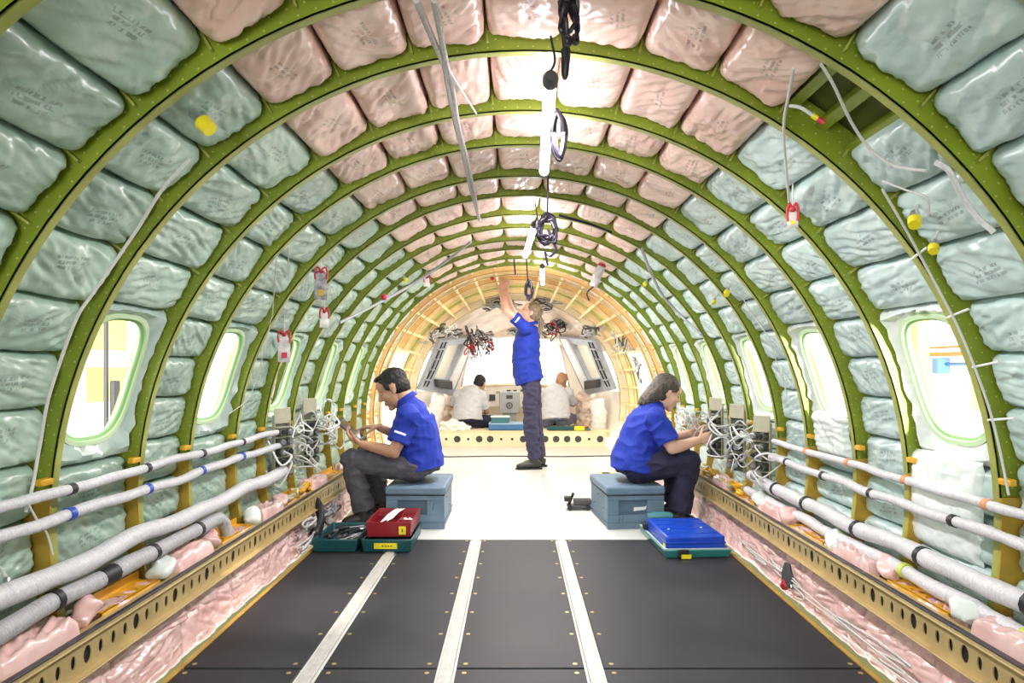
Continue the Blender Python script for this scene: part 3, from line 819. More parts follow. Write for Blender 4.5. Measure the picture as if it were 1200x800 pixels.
# side window panels (grey, folded inward with the nose)
def quad_panel(corners, sg, label):
    A, B, C, D = [V(c) for c in corners]      # near bottom, near top, far top, far bottom
    P = lambda u, v, d=0: (A * (1 - u) * (1 - v) + B * (1 - u) * v + C * u * v + D * u * (1 - v)) + nn * d
    nn = (B - A).cross(D - A).normalized()
    if nn.dot(V((0, 5, 1)) - A) < 0: nn = -nn
    t = thing('cockpit_window_panel', label, 'window panel', A)
    def ring(u0, u1, v0, v1, d): return [P(u0, v0, d), P((u0 + u1) / 2, v0, d), P(u1, v0, d), P(u1, (v0 + v1) / 2, d), P(u1, v1, d), P((u0 + u1) / 2, v1, d), P(u0, v1, d), P(u0, (v0 + v1) / 2, d)]
    mb = MB(); mb.loft([ring(0, 1, 0, 1, -.02), ring(0, 1, 0, 1, .03), ring(.02, .98, .02, .98, .05), ring(.28, .70, .22, .86, .03), ring(.30, .68, .25, .84, -.03)], cap=False)
    mb.build('surround', 'panel_grey', t, angle=25)
    mb = MB(); mb.add([P(.3, .25, -.02), P(.68, .25, -.02), P(.68, .84, -.02), P(.3, .84, -.02)], [(0, 1, 2, 3)]); mb.build('pane', 'window_film', t)
    mb = MB(); mb.box2((0, 0, 0), (1, 1, 1)); mb.xform(lambda p: P(.74 + p.x * .2 , .1 + p.y * .86, .03 + .035 * p.z)); mb.build('white_post', 'white', t, label='white post', bevel=.005)
    mb = MB(); mb.box2((0, 0, 0), (1, 1, 1)); mb.xform(lambda p: P(.36 + p.x * .44 - .12 * p.y, .1 + p.y * .14, .05 + .06 * p.z)); mb.build('dark_visor', 'darkgrey', t, label='dark visor', bevel=.004)
    for k in range(3):
        mb = MB(); mb.tube([P(.03 + .05 * k, .08, .05), P(.02 + .05 * k, .5, .07), P(.05 + .05 * k, .94, .05)], .010, 6); mb.build('cable', ('black', 'grey', 'black')[k], t)
    for v in (.2, .4, .6, .8):
        mb = MB(); mb.box2((0, 0, 0), (1, 1, 1)); mb.xform(lambda p: P(-.02 + p.x * .2, v + p.y * .03, .05 + .02 * p.z)); mb.build('clip', 'grey', t)
    mb = MB(); mb.tube([P(1.0, .02, .03), P(1.0, .98, .03)], .025, 8); mb.build('far_post', 'grey', t)
quad_panel([pix(489, 456, 8.95), pix(514, 397, 9.1), pix(555, 392, 10.2), pix(527, 462, 9.9)], -1, 'grey cockpit side window panel on the left, with dark visor')
quad_panel([pix(722, 456, 8.95), pix(699, 397, 9.1), pix(657, 392, 10.2), pix(690, 462, 9.9)], 1, 'grey cockpit side window panel on the right, with dark visor')

# equipment on the cockpit floor
t = thing('equipment_box', 'grey equipment box with dial standing before the instrument panel', 'box', pix(597, 497, 9.8))
mb = MB(); a = pix(585, 484, 9.75); b = pix(609, 459, 9.75); mb.box2((a.x, 9.75, a.z), (b.x, 9.95, b.z)); mb.build('case', 'grey', t, bevel=.01)
mb = MB(); mb.box2((a.x + .05, 9.8, .2), (b.x - .05, 9.9, a.z)); mb.build('stand', 'grey', t)
c = pix(597, 475, 9.75); mb = MB(); mb.tube([c + V((.04 * math.cos(2 * PI * k / 20), -.005, .04 * math.sin(2 * PI * k / 20))) for k in range(20)], .006, 6, closed=True); mb.build('dial_ring', 'black', t)
mb = MB(); mb.cyl(c + V((0, -.002, 0)), c + V((0, -.012, 0)), .012, 10); mb.build('dial_knob', 'black', t)
c = pix(597, 465, 9.75); mb = MB(); mb.box(c, (.09, .012, .05)); mb.build('display', 'darkgrey', t)
t = thing('storage_case', 'flat blue case lying on the cockpit floor behind the beam', 'case', pix(593, 503, 9.2))
mb = MB(); a = pix(573, 505, 9.2); mb.box2((a.x, 9.15, .206), (a.x + .46, 9.5, .28)); mb.build('base', 'blue_case', t, bevel=.008)
mb = MB(); mb.box2((a.x - .005, 9.145, .28), (a.x + .465, 9.505, .295)); mb.build('lid', 'blue_case_light', t, bevel=.005)
t = thing('parts_box', 'small teal box with pale rim standing on the flat blue case', 'box', (a.x + .15, 9.3, .296))
mb = MB(); mb.box2((a.x + .03, 9.22, .296), (a.x + .27, 9.42, .37)); mb.build('body', 'teal_pale', t, bevel=.006)
mb = MB(); mb.box2((a.x + .02, 9.21, .37), (a.x + .28, 9.43, .385)); mb.build('rim', 'white', t, bevel=.003)
t = thing('tool_tray', 'long teal tray of tools on the cockpit floor at right', 'tray', pix(665, 503, 9.2))
a = pix(641, 505, 9.2)
mb = MB(); mb.box2((a.x, 9.12, .206), (a.x + .58, 9.32, .225)); 
mb.build('tray_base', 'teal_pale', t, bevel=.003)
mb = MB(); mb.box2((a.x, 9.11, .206), (a.x + .36, 9.125, .262)); mb.build('front_lip', 'teal', t, bevel=.003)
mb = MB(); mb.box2((a.x + .36, 9.11, .206), (a.x + .5, 9.126, .262)); mb.build('yellow_end', 'yellow', t, label='yellow end', bevel=.003)
for k in range(7):
    x = a.x + .05 + k * .075
    p0 = V((x, 9.18, .236)); p1 = p0 + V((rnd.uniform(.05, .12), rnd.uniform(.02, .08), rnd.uniform(.0, .03)))
    tt = thing('hand_tool', 'small %s handled tool lying in the long teal tray, %s from the left' % (('red', 'black')[k % 2], ORD[k + 1]), 'tool', p0, 'tools in the teal tray')
    mb = MB(); mb.tube([p0, (p0 + p1) / 2], .012, 8); mb.build('handle', ('red', 'black')[k % 2], tt)
    mb = MB(); mb.tube([(p0 + p1) / 2, p1], .006, 6); mb.build('shaft', 'steel', tt)
# white cloth bag, padded ducts and crumpled pads
def pad(name, label, cat, pts, rad, m, group=None, vox=.02, wr=.02):
    mb = MB(); mb.tube(pts, rad, 12)
    o = remesh(name, mb, vox, m, None, 3, wr, 9)
    c = V(pts[0]); 
    for v in o.data.vertices: v.co -= c
    o.location = c; OFF[o.name] = c
    return tag(o, label, cat, group)
pad('cloth_bag', 'crumpled white plastic bag on the beam behind the seated man', 'bag', [pix(515, 501, 9.15), pix(530, 499, 9.2), pix(551, 502, 9.15)], [(.06, .05), (.09, .08), (.04, .03)], 'white', wr=.05)
pad('padded_duct', 'white padded duct standing upright at right of the cockpit', 'duct', [pix(701, 503, 9.5), pix(702, 485, 9.5), pix(699, 468, 9.5)], [.10, .11, .10], 'white')
pad('padded_duct', 'white padded duct standing upright at left of the cockpit', 'duct', [pix(508, 503, 9.5), pix(511, 480, 9.5), pix(515, 462, 9.5)], [.09, .10, .09], 'white')
k = 0
for px, py, w_, h_ in ((683, 490, .12, .2), (714, 488, .09, .22), (686, 468, .13, .12), (712, 466, .08, .10), (497, 485, .08, .2), (524, 470, .08, .12), (522, 490, .08, .12), (656, 455, .14, .06), (560, 455, .1, .05)):
    k += 1
    p = pix(px, py, 9.9)
    pad('insulation_pad', 'crumpled pale pink insulation pad %s of the cockpit, %s' % (('left', 'right')[px > 604], ('lower', 'upper')[py < 475] + ', ' + ('near the wall', 'near the middle')[abs(px - 604) < 90] + ', ' + ('first', 'second', 'third')[k % 3]), 'insulation pad',
        [p - V((0, 0, h_)), p, p + V((.02, 0, h_))], [w_ * .8, w_, w_ * .7], 'nose_pink', 'pale pink cockpit pads', wr=.07)
# crumpled pads and looms overhead
for k, (px, py, d, rr_) in enumerate(((560, 372, 10.2, .16), (585, 362, 10.2, .15), (640, 370, 10.1, .15), (655, 360, 10.0, .16), (672, 378, 10.0, .14), (535, 385, 10.0, .12), (690, 388, 9.9, .1), (612, 358, 10.3, .15), (520, 365, 9.5, .12), (688, 365, 9.5, .12))):
    p = pix(px, py, d)
    pad('insulation_pad', 'crumpled pinkish pad overhead above the windshield, %s from the left' % ORD[k + 1], 'insulation pad', [p - V((rr_, 0, .03)), p, p + V((rr_, .02, .02))], [rr_ * .5, rr_ * .75, rr_ * .5], 'nose_pink', 'overhead cockpit pads', wr=.06)

def squiggle(p0, p1, amp, n, sd, f=3.0):
    p0, p1 = V(p0), V(p1); out = []
    if not hasattr(amp, '__len__'): amp = (amp,) * 3
    for i in range(n + 1):
        t = i / n; p = p0.lerp(p1, t); e = math.sin(PI * t) ** .5
        q = V((t * f, sd * 7.1, 0))
        out.append(p + V((noise.noise(q) * amp[0], noise.noise(q + V((0, 0, 5))) * amp[1], noise.noise(q + V((0, 0, 11))) * amp[2])) * e)
    return out
def loom(label, center, spread, mats, n, r, seed, group=None, drop=None, name='cable_loom'):
    """a knot of several wires; each wire is a part"""
    rr = random.Random(seed); c = V(center)
    t = thing(name, label, 'cables', c, group)
    for k in range(n):
        a = V((rr.uniform(-1, 1) * spread[0], rr.uniform(-1, 1) * spread[1], rr.uniform(-1, 1) * spread[2]))
        b = V((rr.uniform(-1, 1) * spread[0], rr.uniform(-1, 1) * spread[1], rr.uniform(-1, 1) * spread[2]))
        mb = MB(); mb.tube(squiggle(c + a, c + b, [q * 1.4 for q in spread], 40, seed + k * 3.3, 3), r, 6)
        mb.build('wire', mats[k % len(mats)], t)
    return t
for px, py, d, sp, n, sd, lab in ((556, 402, 9.6, (.12, .1, .2), 12, 1, 'dark tangled cable loom hanging beside the left window panel'),
                               (566, 395, 9.7, (.16, .1, .08), 10, 2, 'multicoloured cable tangle above the windshield left of the woman'),
                               (574, 405, 9.7, (.06, .1, .10), 7, 7, 'small red and black cable tangle over the windshield left edge'),
                               (648, 386, 9.7, (.14, .1, .12), 12, 3, 'dark cable tangle overhead right of the standing woman'),
                               (662, 378, 9.7, (.16, .1, .10), 10, 4, 'pale cable tangle overhead at right of the cockpit'),
                               (585, 357, 8.9, (.2, .1, .08), 9, 5, 'thin cable tangle overhead left of the raised hands'),
                               (520, 388, 8.6, (.16, .1, .1), 8, 8, 'thin cable tangle on the overhead frames, far left of the raised hands'),
                               (690, 386, 8.6, (.16, .1, .1), 8, 9, 'thin cable tangle on the overhead frames, right of the farthest lamp'),
                               (612, 388, 9.6, (.22, .1, .05), 8, 14, 'thin cable tangle along the windshield top behind the standing woman'),
                               (640, 357, 8.9, (.2, .1, .08), 9, 6, 'thin cable tangle overhead behind the raised arms')):
    loom(lab, pix(px, py, d), sp, ['darkgrey', 'black', 'grey', 'darkgrey', 'ribbon', 'wire'] if sd < 4 or sd == 7 else ['darkgrey', 'wire', 'grey'], n + 4, .009, sd, 'cockpit cable tangles')
for k, (px, py, d, sp) in enumerate(((455, 380, 7.0, (.06, .1, .16)), (476, 400, 8.1, (.05, .1, .16)), (735, 395, 7.5, (.08, .1, .2)), (745, 440, 7.2, (.06, .1, .2)), (724, 398, 7.9, (.10, .1, .15)), (502, 394, 8.2, (.12, .1, .1)))):
    loom('thin wires hanging along the %s yellow nose frames, %s' % (('left', 'right')[px > 604], ('near one', 'middle one', 'far one')[k % 3]), pix(px, py, d), sp, ['darkgrey', 'grey', 'wire'], 6, .006, 30 + k, 'nose frame wires')
tag(MB().tube([(-.02 + (498 - 604) * .01, 8.0, .006), (-.8, 7.95, .006), (-.2, 8.02, .006), (.5, 7.97, .006), (1.15, 8.05, .006)], .006, 6).build('floor_cable', 'black'), 'thin black cable lying across the white floor before the beam', 'cable')
# ------------------------------------------------------------------ people
M_['skin_tan'] = mat('skin_tan', (.50, .27, .17), .5, 0, .06, 12, bump=.06, bscale=160)
M_['skin_fair'] = mat('skin_fair', (.72, .43, .31), .5, 0, .06, 12, bump=.06, bscale=160)
M_['lips'] = mat('lips', (.45, .16, .13), .45)
M_['hair_black'] = mat('hair_black', (.008, .006, .007), .6, 0, .3, 60, bump=.6, bscale=120, stretch=(1, 1, .25))
M_['hair_ash'] = mat('hair_ash_brown', (.07, .052, .042), .55, 0, .5, 50, bump=.7, bscale=110, stretch=(1, 1, .2))
M_['hair_blonde'] = mat('hair_grey_blonde', (.22, .165, .11), .42, 0, .45, 50, bump=.7, bscale=110, stretch=(1, 1, .2))
M_['hair_fuzz'] = mat('hair_shaved', (.42, .22, .12), .6)
M_['shirt_blue'] = mat('royal_blue_cotton', (.006, .028, .33), .8, 0, .08, 20, bump=.12, bscale=400)
M_['shirt_white'] = mat('white_cotton', (.58, .58, .62), .8, 0, .05, 20, bump=.12, bscale=300)
M_['trousers_grey'] = mat('dark_grey_cotton', (.085, .08, .10), .85, 0, .15, 14, bump=.15, bscale=300)
M_['trousers_navy'] = mat('navy_cotton', (.018, .018, .048), .85, 0, .15, 14, bump=.15, bscale=300)
M_['trousers_slate'] = mat('slate_cotton', (.14, .14, .22), .85, 0, .15, 14)
M_['trousers_slate_dark'] = mat('dark_slate_cotton', (.042, .038, .08), .85, 0, .15, 14)
M_['shoe'] = mat('dark_leather', (.035, .028, .026), .4, 0, .2, 20)
M_['sole'] = mat('black_sole', (.01, .01, .01), .6)
M_['eye_white'] = mat('eye_white', (.55, .50, .46), .25)
M_['iris'] = mat('eye_dark', (.02, .012, .01), .2)

def bez(a, b, c, n=6):
    """joint bend: polyline a-b-c with the middle softly rounded"""
    a, b, c = V(a), V(b), V(c); out = [a, a.lerp(b, .5), a.lerp(b, .86)]
    out += [(a.lerp(b, .95) + b.lerp(c, .05)) / 2 if False else b.lerp((a + c) / 2, .04)]
    out += [b.lerp(c, .14), b.lerp(c, .5), c]
    return out

def hand(mb, wrist, d, n, thumb, size=1.0, curls=((.25, .35, .25),) * 4, tcurl=(.2, .3), spread=.0):
    wrist, d, n = V(wrist), V(d).normalized(), V(n).normalized()
    n = (n - d * n.dot(d)).normalized(); s = V(thumb); s = (s - d * s.dot(d) - n * s.dot(n)).normalized()
    k = size
    mb.tube([wrist - d * .02 * k, wrist + d * .012 * k, wrist + d * .045 * k, wrist + d * .082 * k, wrist + d * .092 * k],
            [(.026 * k, .019 * k), (.029 * k, .017 * k), (.038 * k, .015 * k), (.041 * k, .013 * k), (.036 * k, .010 * k)], 12, side=s)
    mb.ell(wrist + d * .035 * k + s * .022 * k + n * .008 * k, (s * .018 * k, d * .03 * k, n * .014 * k), 10, 8)
    for i, (off, ln, r) in enumerate(((.030, .074, .0088), (.0105, .082, .0092), (-.0095, .076, .0088), (-.0285, .060, .0078))):
        base = wrist + d * (.083 if i != 3 else .076) * k + s * off * k
        dirv = (d + s * (off * spread * 8)).normalized(); pts = [base - d * .02 * k, base]; rs = [r * k, r * 1.05 * k]; a = 0
        for j, frac in enumerate((.46, .30, .24)):
            a += curls[i][j]
            v = dirv * math.cos(a) + n * math.sin(a)
            p = pts[-1]; pts.append(p + v * ln * frac * k); rs.append(r * k * (1.0, .92, .72)[j])
        mb.tube(pts, rs, 8, side=s)
        mb.ell(pts[-1], (rs[-1],) * 3, 8, 6)
    p = wrist + d * .022 * k + s * .026 * k; td = (d * .62 + s * .62 + n * .35).normalized()
    pts = [p, p + td * .036 * k]; rs = [.013 * k, .011 * k]
    td2 = (td + d * tcurl[0] + n * tcurl[0]).normalized(); pts.append(pts[-1] + td2 * .03 * k); rs.append(.0098 * k)
    td3 = (td2 + d * tcurl[1] + n * tcurl[1]).normalized(); pts.append(pts[-1] + td3 * .024 * k); rs.append(.0078 * k)
    mb.tube(pts, rs, 8); mb.ell(pts[-1], (rs[-1],) * 3, 8, 6)

def person(label, J, category='person'):
    root = thing('person', label, category, J['base'])
    vox = J.get('vox', .005)
    F = V(J['f']).normalized(); U = V(J['u']); U = (U - F * U.dot(F)).normalized(); Lf = U.cross(F)
    H = V(J['head']); hs = J.get('hs', 1.0)
    def hp(f, l, u): return H + (F * f + Lf * l + U * u) * hs
    def he(mb, c, r, nu=18, nv=12): mb.ell(hp(*c), (F * r[0] * hs, Lf * r[1] * hs, U * r[2] * hs), nu, nv)
    side = V(J['side'])
    body = MB()
    # head
    he(body, (-.012, 0, .032), (.098, .076, .088)); he(body, (.028, 0, -.03), (.066, .061, .088)); he(body, (.022, 0, -.07), (.058, .052, .045))
    he(body, (.066, 0, -.098), (.026, .028, .020)); he(body, (.05, .032, -.028), (.034, .03, .034)); he(body, (.05, -.032, -.028), (.034, .03, .034))
    he(body, (.062, 0, .045), (.032, .055, .04)); he(body, (.076, .028, .024), (.014, .024, .009)); he(body, (.076, -.028, .024), (.014, .024, .009))
    body.tube([hp(.082, 0, .018), hp(.096, 0, -.004), hp(.112, 0, -.026), hp(.098, 0, -.036)], [(.008 * hs, .010 * hs), (.010 * hs, .012 * hs), (.013 * hs, .011 * hs), (.014 * hs, .006 * hs)], 10, side=Lf)
    for s in (-1, 1):
        he(body, (.097, s * .011, -.031), (.011, .008, .008), 10, 8)
        he(body, (-.010, s * .075, -.006), (.017, .006, .028), 12, 8); he(body, (-.002, s * .074, -.026), (.012, .008, .014), 10, 8)
    he(body, (.088, 0, -.06), (.014, .022, .0065)); he(body, (.085, 0, -.0715), (.013, .019, .0065))
    sp = J['spine']; nb = V(sp[-1][0])
    nr = J.get('neck_r', .054)
    body.tube([nb - (nb - hp(-.03, 0, -.05)).normalized() * -.03, nb.lerp(hp(-.03, 0, -.05), .5), hp(-.026, 0, -.04)], [nr * 1.12, nr, nr * .98], 14)
    body.tube([p for p, a, b in sp], [(a * .86, b * .86) for p, a, b in sp], 18, side=side)
    for arm in J['arms']:
        S, E, Wr = V(arm['s']), V(arm['e']), V(arm['w']); k = J.get('arm_k', 1.0)
        body.tube(bez(S, E, Wr), [.046 * k, .043 * k, .038 * k, .039 * k, .040 * k, .033 * k, .025 * k], 12)
        body.ell(E, (.037 * k,) * 3, 10, 8)
        hand(body, Wr, arm['d'], arm['n'], arm['t'], arm.get('size', 1.0), arm.get('curls', ((.25, .35, .25),) * 4), arm.get('tc', (.2, .3)), arm.get('spread', .1))
    for leg in J['legs']:
        body.tube(bez(leg['h'], leg['k'], leg['a']), [.07, .065, .055, .05, .05, .045, .035], 10)
    remesh('body', body, vox, J['skin'], root, J.get('it', 3), 0)
    # face details
    for s in (-1, 1):
        mb = MB(); mb.ell(hp(.0735, s * .03, .004), (F * .0115 * hs, Lf * .012 * hs, U * .006 * hs), 12, 8); eye = mb.build('eye', 'eye_white', root)
        mb = MB(); mb.ell(hp(.083, s * .031, .001), (F * .004 * hs, Lf * .0055 * hs, U * .0055 * hs), 10, 6); mb.build('iris', 'iris', eye)
        mb = MB(); mb.tube([hp(.086, s * .014, .022), hp(.087, s * .03, .028), hp(.074, s * .05, .022)], [.003 * hs, .004 * hs, .002 * hs], 6); mb.build('eyebrow', J['hair'], root)
    mb = MB(); mb.tube([hp(.088, .018, -.066), hp(.1, 0, -.0655), hp(.088, -.018, -.066)], [.002 * hs, .0035 * hs, .002 * hs], 6); mb.build('lips', 'lips', root)
    # hair
    hb = MB()
    J['hairdo'](hb, hp, he, hs)
    remesh('hair', hb, min(vox, .005), J['hair'], root, 3, .003, 40)
    # shirt
    sh = MB()
    sh.tube([p for p, a, b in sp[:-1]] + [V(sp[-2][0]).lerp(V(sp[-1][0]), .95)], [(a + (.022 if i == 0 else .012 if i == 1 else 0), b + (.022 if i == 0 else .012 if i == 1 else 0)) for i, (p, a, b) in enumerate(sp[:-1])] + [(sp[-1][1] * 1.15, sp[-1][2] * 1.15)], 22, side=side)
    for arm in J['arms']:
        S, E = V(arm['s']), V(arm['e']); k = J.get('arm_k', 1.0); f = J.get('sleeve', .66)
        inn = S.lerp(V(sp[-2][0]), .35)
        sh.tube([inn, S, S.lerp(E, f * .5), S.lerp(E, f)], [.066 * k, .070 * k, .066 * k, (.069 * k)], 16)
        sh.ell(S, (.071 * k,) * 3, 14, 10)
    remesh('shirt', sh, vox * 1.1, J['shirt'], root, 4, J.get('wr', .010), 9, seed=J.get('seed', 1), wr2=.012)
    # collar
    ax = (hp(-.03, 0, -.05) - nb).normalized()
    c0 = nb.lerp(hp(-.03, 0, -.05), J.get('collar_t', .12)); A = side.normalized(); A = (A - ax * A.dot(ax)).normalized(); B = ax.cross(A)
    mb = MB(); rings = []
    for k in range(28):
        a = 2 * PI * k / 28
        ring = []
        for q, rr in ((-.018, 1.34), (.012, 1.16), (.016, 1.06), (-.014, 1.22)):
            ring.append(c0 + ax * q + (A * math.cos(a) + B * math.sin(a)) * nr * rr)
        rings.append(ring)
    mb.loft(rings, closed=True); mb.build('collar', J['shirt'], root)
    # trousers
    tr = MB()
    P0, P1 = V(sp[0][0]), V(sp[1][0])
    tr.tube([P0 - (P1 - P0).normalized() * .03, P0, P0.lerp(P1, .6)], [(sp[0][1] * .93, sp[0][2] * .93), (sp[0][1] * .95, sp[0][2] * .95), (sp[0][1] * .93, sp[0][2] * .93)], 18, side=side)
    for leg in J['legs']:
        hp_, kn, an = V(leg['h']), V(leg['k']), V(leg['a']); q = J.get('leg_k', 1.0)
        tr.tube(bez(hp_, kn, an.lerp(kn, .02)), [.092 * q, .090 * q, .080 * q, .079 * q, .077 * q, .071 * q, .066 * q], 16)
        tr.ell(hp_, (.093 * q,) * 3, 14, 10); tr.ell(kn, (.076 * q,) * 3, 14, 10)
    remesh('trousers', tr, vox * 1.15, J['trousers'], root, 4, J.get('wrt', .012), 10, seed=J.get('seed', 1) + 5, wr2=.01)
    # shoes
    if J.get('shoes', True):
        for leg in J['legs']:
            an, toe = V(leg['a']), V(leg['toe']); fl = leg.get('floor', 0.0)
            dr = (toe - an); dr.z = 0; ln = dr.length; dr.normalize(); sd = dr.cross(V((0, 0, 1)))
            g = V((an.x, an.y, fl))
            mb = MB(); mb.tube([g - dr * .065 + V((0, 0, .045)), g - dr * .03 + V((0, 0, .052)), g + dr * ln * .45 + V((0, 0, .045)), g + dr * ln * .8 + V((0, 0, .036)), g + dr * ln + V((0, 0, .028))],
                               [(.032, .036), (.038, .045), (.043, .036), (.045, .027), (.028, .016)], 14, side=sd)
            mb.tube([g + V((0, 0, .05)), an + V((0, 0, .03))], [.046, .045], 12)
            sh_ = remesh('shoe', mb, .006, 'shoe', root, 3, 0)
            mb = MB(); rings = []
            out = [(-.085, .0), (-.075, .028), (-.03, .038), (ln * .4, .040), (ln * .75, .046), (ln * .98, .03), (ln * 1.05, 0)]
            loop = [g + dr * a + sd * b for a, b in out] + [g + dr * a - sd * b for a, b in reversed(out[1:-1])]
            mb.loft([[p for p in loop], [p + V((0, 0, .018)) for p in loop]]); mb.build('sole', 'sole', sh_)
    return root, hp

def hair_short(hb, hp, he, hs):
    he(hb, (-.018, 0, .046), (.096, .078, .080)); he(hb, (-.040, 0, .0), (.068, .075, .072)); he(hb, (-.05, 0, -.03), (.050, .060, .040)); he(hb, (.048, 0, .094), (.036, .050, .018))
    for s in (-1, 1): he(hb, (.018, s * .068, .03), (.022, .009, .034))
def hair_bob(hb, hp, he, hs):
    he(hb, (-.018, 0, .042), (.101, .082, .085)); he(hb, (-.045, 0, -.01), (.072, .080, .085))
    for s in (-1, 1):
        hb.tube([hp(.0, s * .062, .075), hp(-.055, s * .076, .01), hp(-.085, s * .070, -.06), hp(-.105, s * .055, -.12), hp(-.125, s * .045, -.15)], [(.030, .014), (.040, .016), (.042, .018), (.036, .018), (.015, .010)], 10)
    hb.tube([hp(-.07, 0, .04), hp(-.10, 0, -.04), hp(-.125, 0, -.11), hp(-.14, 0, -.155)], [(.070, .045), (.074, .038), (.062, .030), (.03, .012)], 14, side=(hp(0, 1, 0) - hp(0, 0, 0)))
def hair_tail(hb, hp, he, hs):
    he(hb, (-.020, 0, .042), (.100, .081, .084)); he(hb, (-.046, 0, .0), (.072, .079, .080))
    hb.tube([hp(-.10, 0, -.005), hp(-.14, .0, -.03), hp(-.16, .0, -.10), hp(-.155, 0, -.19), hp(-.14, 0, -.25)], [.024, .026, .032, .026, .010], 12)
def hair_crop(hb, hp, he, hs):
    he(hb, (-.018, 0, .045), (.1, .080, .084)); he(hb, (-.045, 0, .0), (.07, .077, .075))

# seated man with the tablet (faces -X)
man, hp_m = person('man in blue polo shirt and grey trousers seated on left crate, reading a handheld tablet', dict(
    base=(-.75, 4.66, .276), f=(-.87, 0, -.50), u=(-.50, 0, .87), head=(-.862, 4.66, .905), hs=1.10, side=(0, -1, 0), neck_r=.062,
    spine=[((-.68, 4.66, .36), .185, .145), ((-.695, 4.66, .46), .185, .150), ((-.705, 4.66, .58), .195, .152), ((-.72, 4.66, .69), .20, .135), ((-.745, 4.66, .775), .155, .095), ((-.775, 4.66, .83), .07, .062)],
    arms=[dict(s=(-.735, 4.475, .725), e=(-.815, 4.42, .50), w=(-1.045, 4.485, .545), d=(-.84, .12, .50), n=(.50, .15, .85), t=(.2, -.9, .3), curls=((.5, .5, .3), (.5, .6, .3), (.5, .6, .4), (.5, .6, .4)), tc=(.1, .1)),
          dict(s=(-.735, 4.845, .735), e=(-.80, 4.93, .52), w=(-.985, 4.76, .635), d=(-.93, -.25, -.02), n=(-.15, -.1, -1), t=(-.1, -1, -.1), curls=((.15, .2, .15), (.45, .5, .3), (.6, .6, .4), (.7, .6, .4)))],
    legs=[dict(h=(-.70, 4.555, .375), k=(-1.115, 4.52, .435), a=(-1.03, 4.52, .095), toe=(-1.17, 4.50, .03)), dict(h=(-.70, 4.765, .375), k=(-1.08, 4.83, .44), a=(-.96, 4.83, .095), toe=(-1.10, 4.84, .03))],
    skin='skin_tan', hair='hair_black', hairdo=hair_short, shirt='shirt_blue', trousers='trousers_grey', arm_k=1.1, leg_k=1.04, seed=3, sleeve=.74, vox=.0048))
# seated woman at the connectors (faces +X)
wom, hp_w = person('woman in blue shirt and navy trousers seated on right crate, reaching to wall connectors', dict(
    base=(.82, 4.66, .276), f=(.90, .12, -.40), u=(.40, 0, .90), head=(1.000, 4.66, .880), hs=.98, side=(0, 1, 0), neck_r=.05,
    spine=[((.79, 4.66, .36), .195, .155), ((.80, 4.66, .45), .190, .155), ((.83, 4.66, .56), .185, .148), ((.865, 4.66, .67), .182, .128), ((.90, 4.66, .755), .14, .090), ((.93, 4.66, .81), .062, .055)],
    arms=[dict(s=(.895, 4.475, .705), e=(.985, 4.42, .525), w=(1.185, 4.52, .565), d=(.90, .28, .22), n=(-.1, .95, -.1), t=(-.1, .1, 1), curls=((.35, .5, .3), (.45, .6, .4), (.55, .6, .4), (.6, .6, .4)), tc=(.25, .25), size=.94),
          dict(s=(.905, 4.835, .71), e=(1.03, 4.90, .52), w=(1.20, 4.78, .59), d=(.92, -.15, .2), n=(0, -1, -.1), t=(0, -.1, 1), curls=((.35, .5, .3), (.45, .6, .4), (.55, .6, .4), (.6, .6, .4)), size=.94)],
    legs=[dict(h=(.80, 4.555, .375), k=(1.115, 4.52, .43), a=(1.055, 4.52, .095), toe=(1.165, 4.50, .03)), dict(h=(.80, 4.765, .375), k=(1.12, 4.81, .435), a=(1.075, 4.80, .095), toe=(1.175, 4.80, .03))],
    skin='skin_fair', hair='hair_ash', hairdo=hair_bob, shirt='shirt_blue', trousers='trousers_navy', arm_k=1.08, leg_k=1.08, seed=8, sleeve=.80, vox=.0048))
# standing woman (faces -X, looks up, arms raised)
std, hp_s = person('woman in blue shirt standing mid cabin with both arms raised to the ceiling wiring', dict(
    base=(.14, 7.12, 0), f=(-.90, 0, .40), u=(.40, 0, .90), head=(.130, 7.12, 1.615), hs=1.0, side=(0, -1, 0), neck_r=.05,
    spine=[((.125, 7.12, .90), .155, .128), ((.095, 7.12, 1.0), .16, .140), ((.075, 7.12, 1.13), .162, .146), ((.082, 7.12, 1.28), .168, .142), ((.11, 7.12, 1.42), .155, .115), ((.15, 7.12, 1.50), .062, .056)],
    arms=[dict(s=(.075, 6.955, 1.455), e=(-.125, 6.93, 1.625), w=(-.175, 7.02, 1.835), d=(.15, .1, .98), n=(.3, .9, 0), t=(-.9, .3, 0), curls=((.3, .4, .3), (.5, .6, .4), (.6, .7, .4), (.6, .7, .4))),
          dict(s=(.085, 7.285, 1.46), e=(-.07, 7.31, 1.645), w=(-.135, 7.17, 1.845), d=(.05, -.2, .97), n=(.2, -.9, 0), t=(-.9, -.2, 0), curls=((.3, .4, .3), (.5, .6, .4), (.6, .7, .4), (.6, .7, .4)))],
    legs=[dict(h=(.13, 7.035, .87), k=(.13, 7.03, .47), a=(.165, 7.03, .10), toe=(-.02, 7.01, .03)), dict(h=(.14, 7.205, .87), k=(.175, 7.21, .47), a=(.225, 7.22, .10), toe=(.05, 7.24, .03))],
    skin='skin_fair', hair='hair_blonde', hairdo=hair_tail, shirt='shirt_blue', trousers='trousers_slate_dark', leg_k=.98, seed=12, sleeve=.62, vox=.0055, wrt=.016))
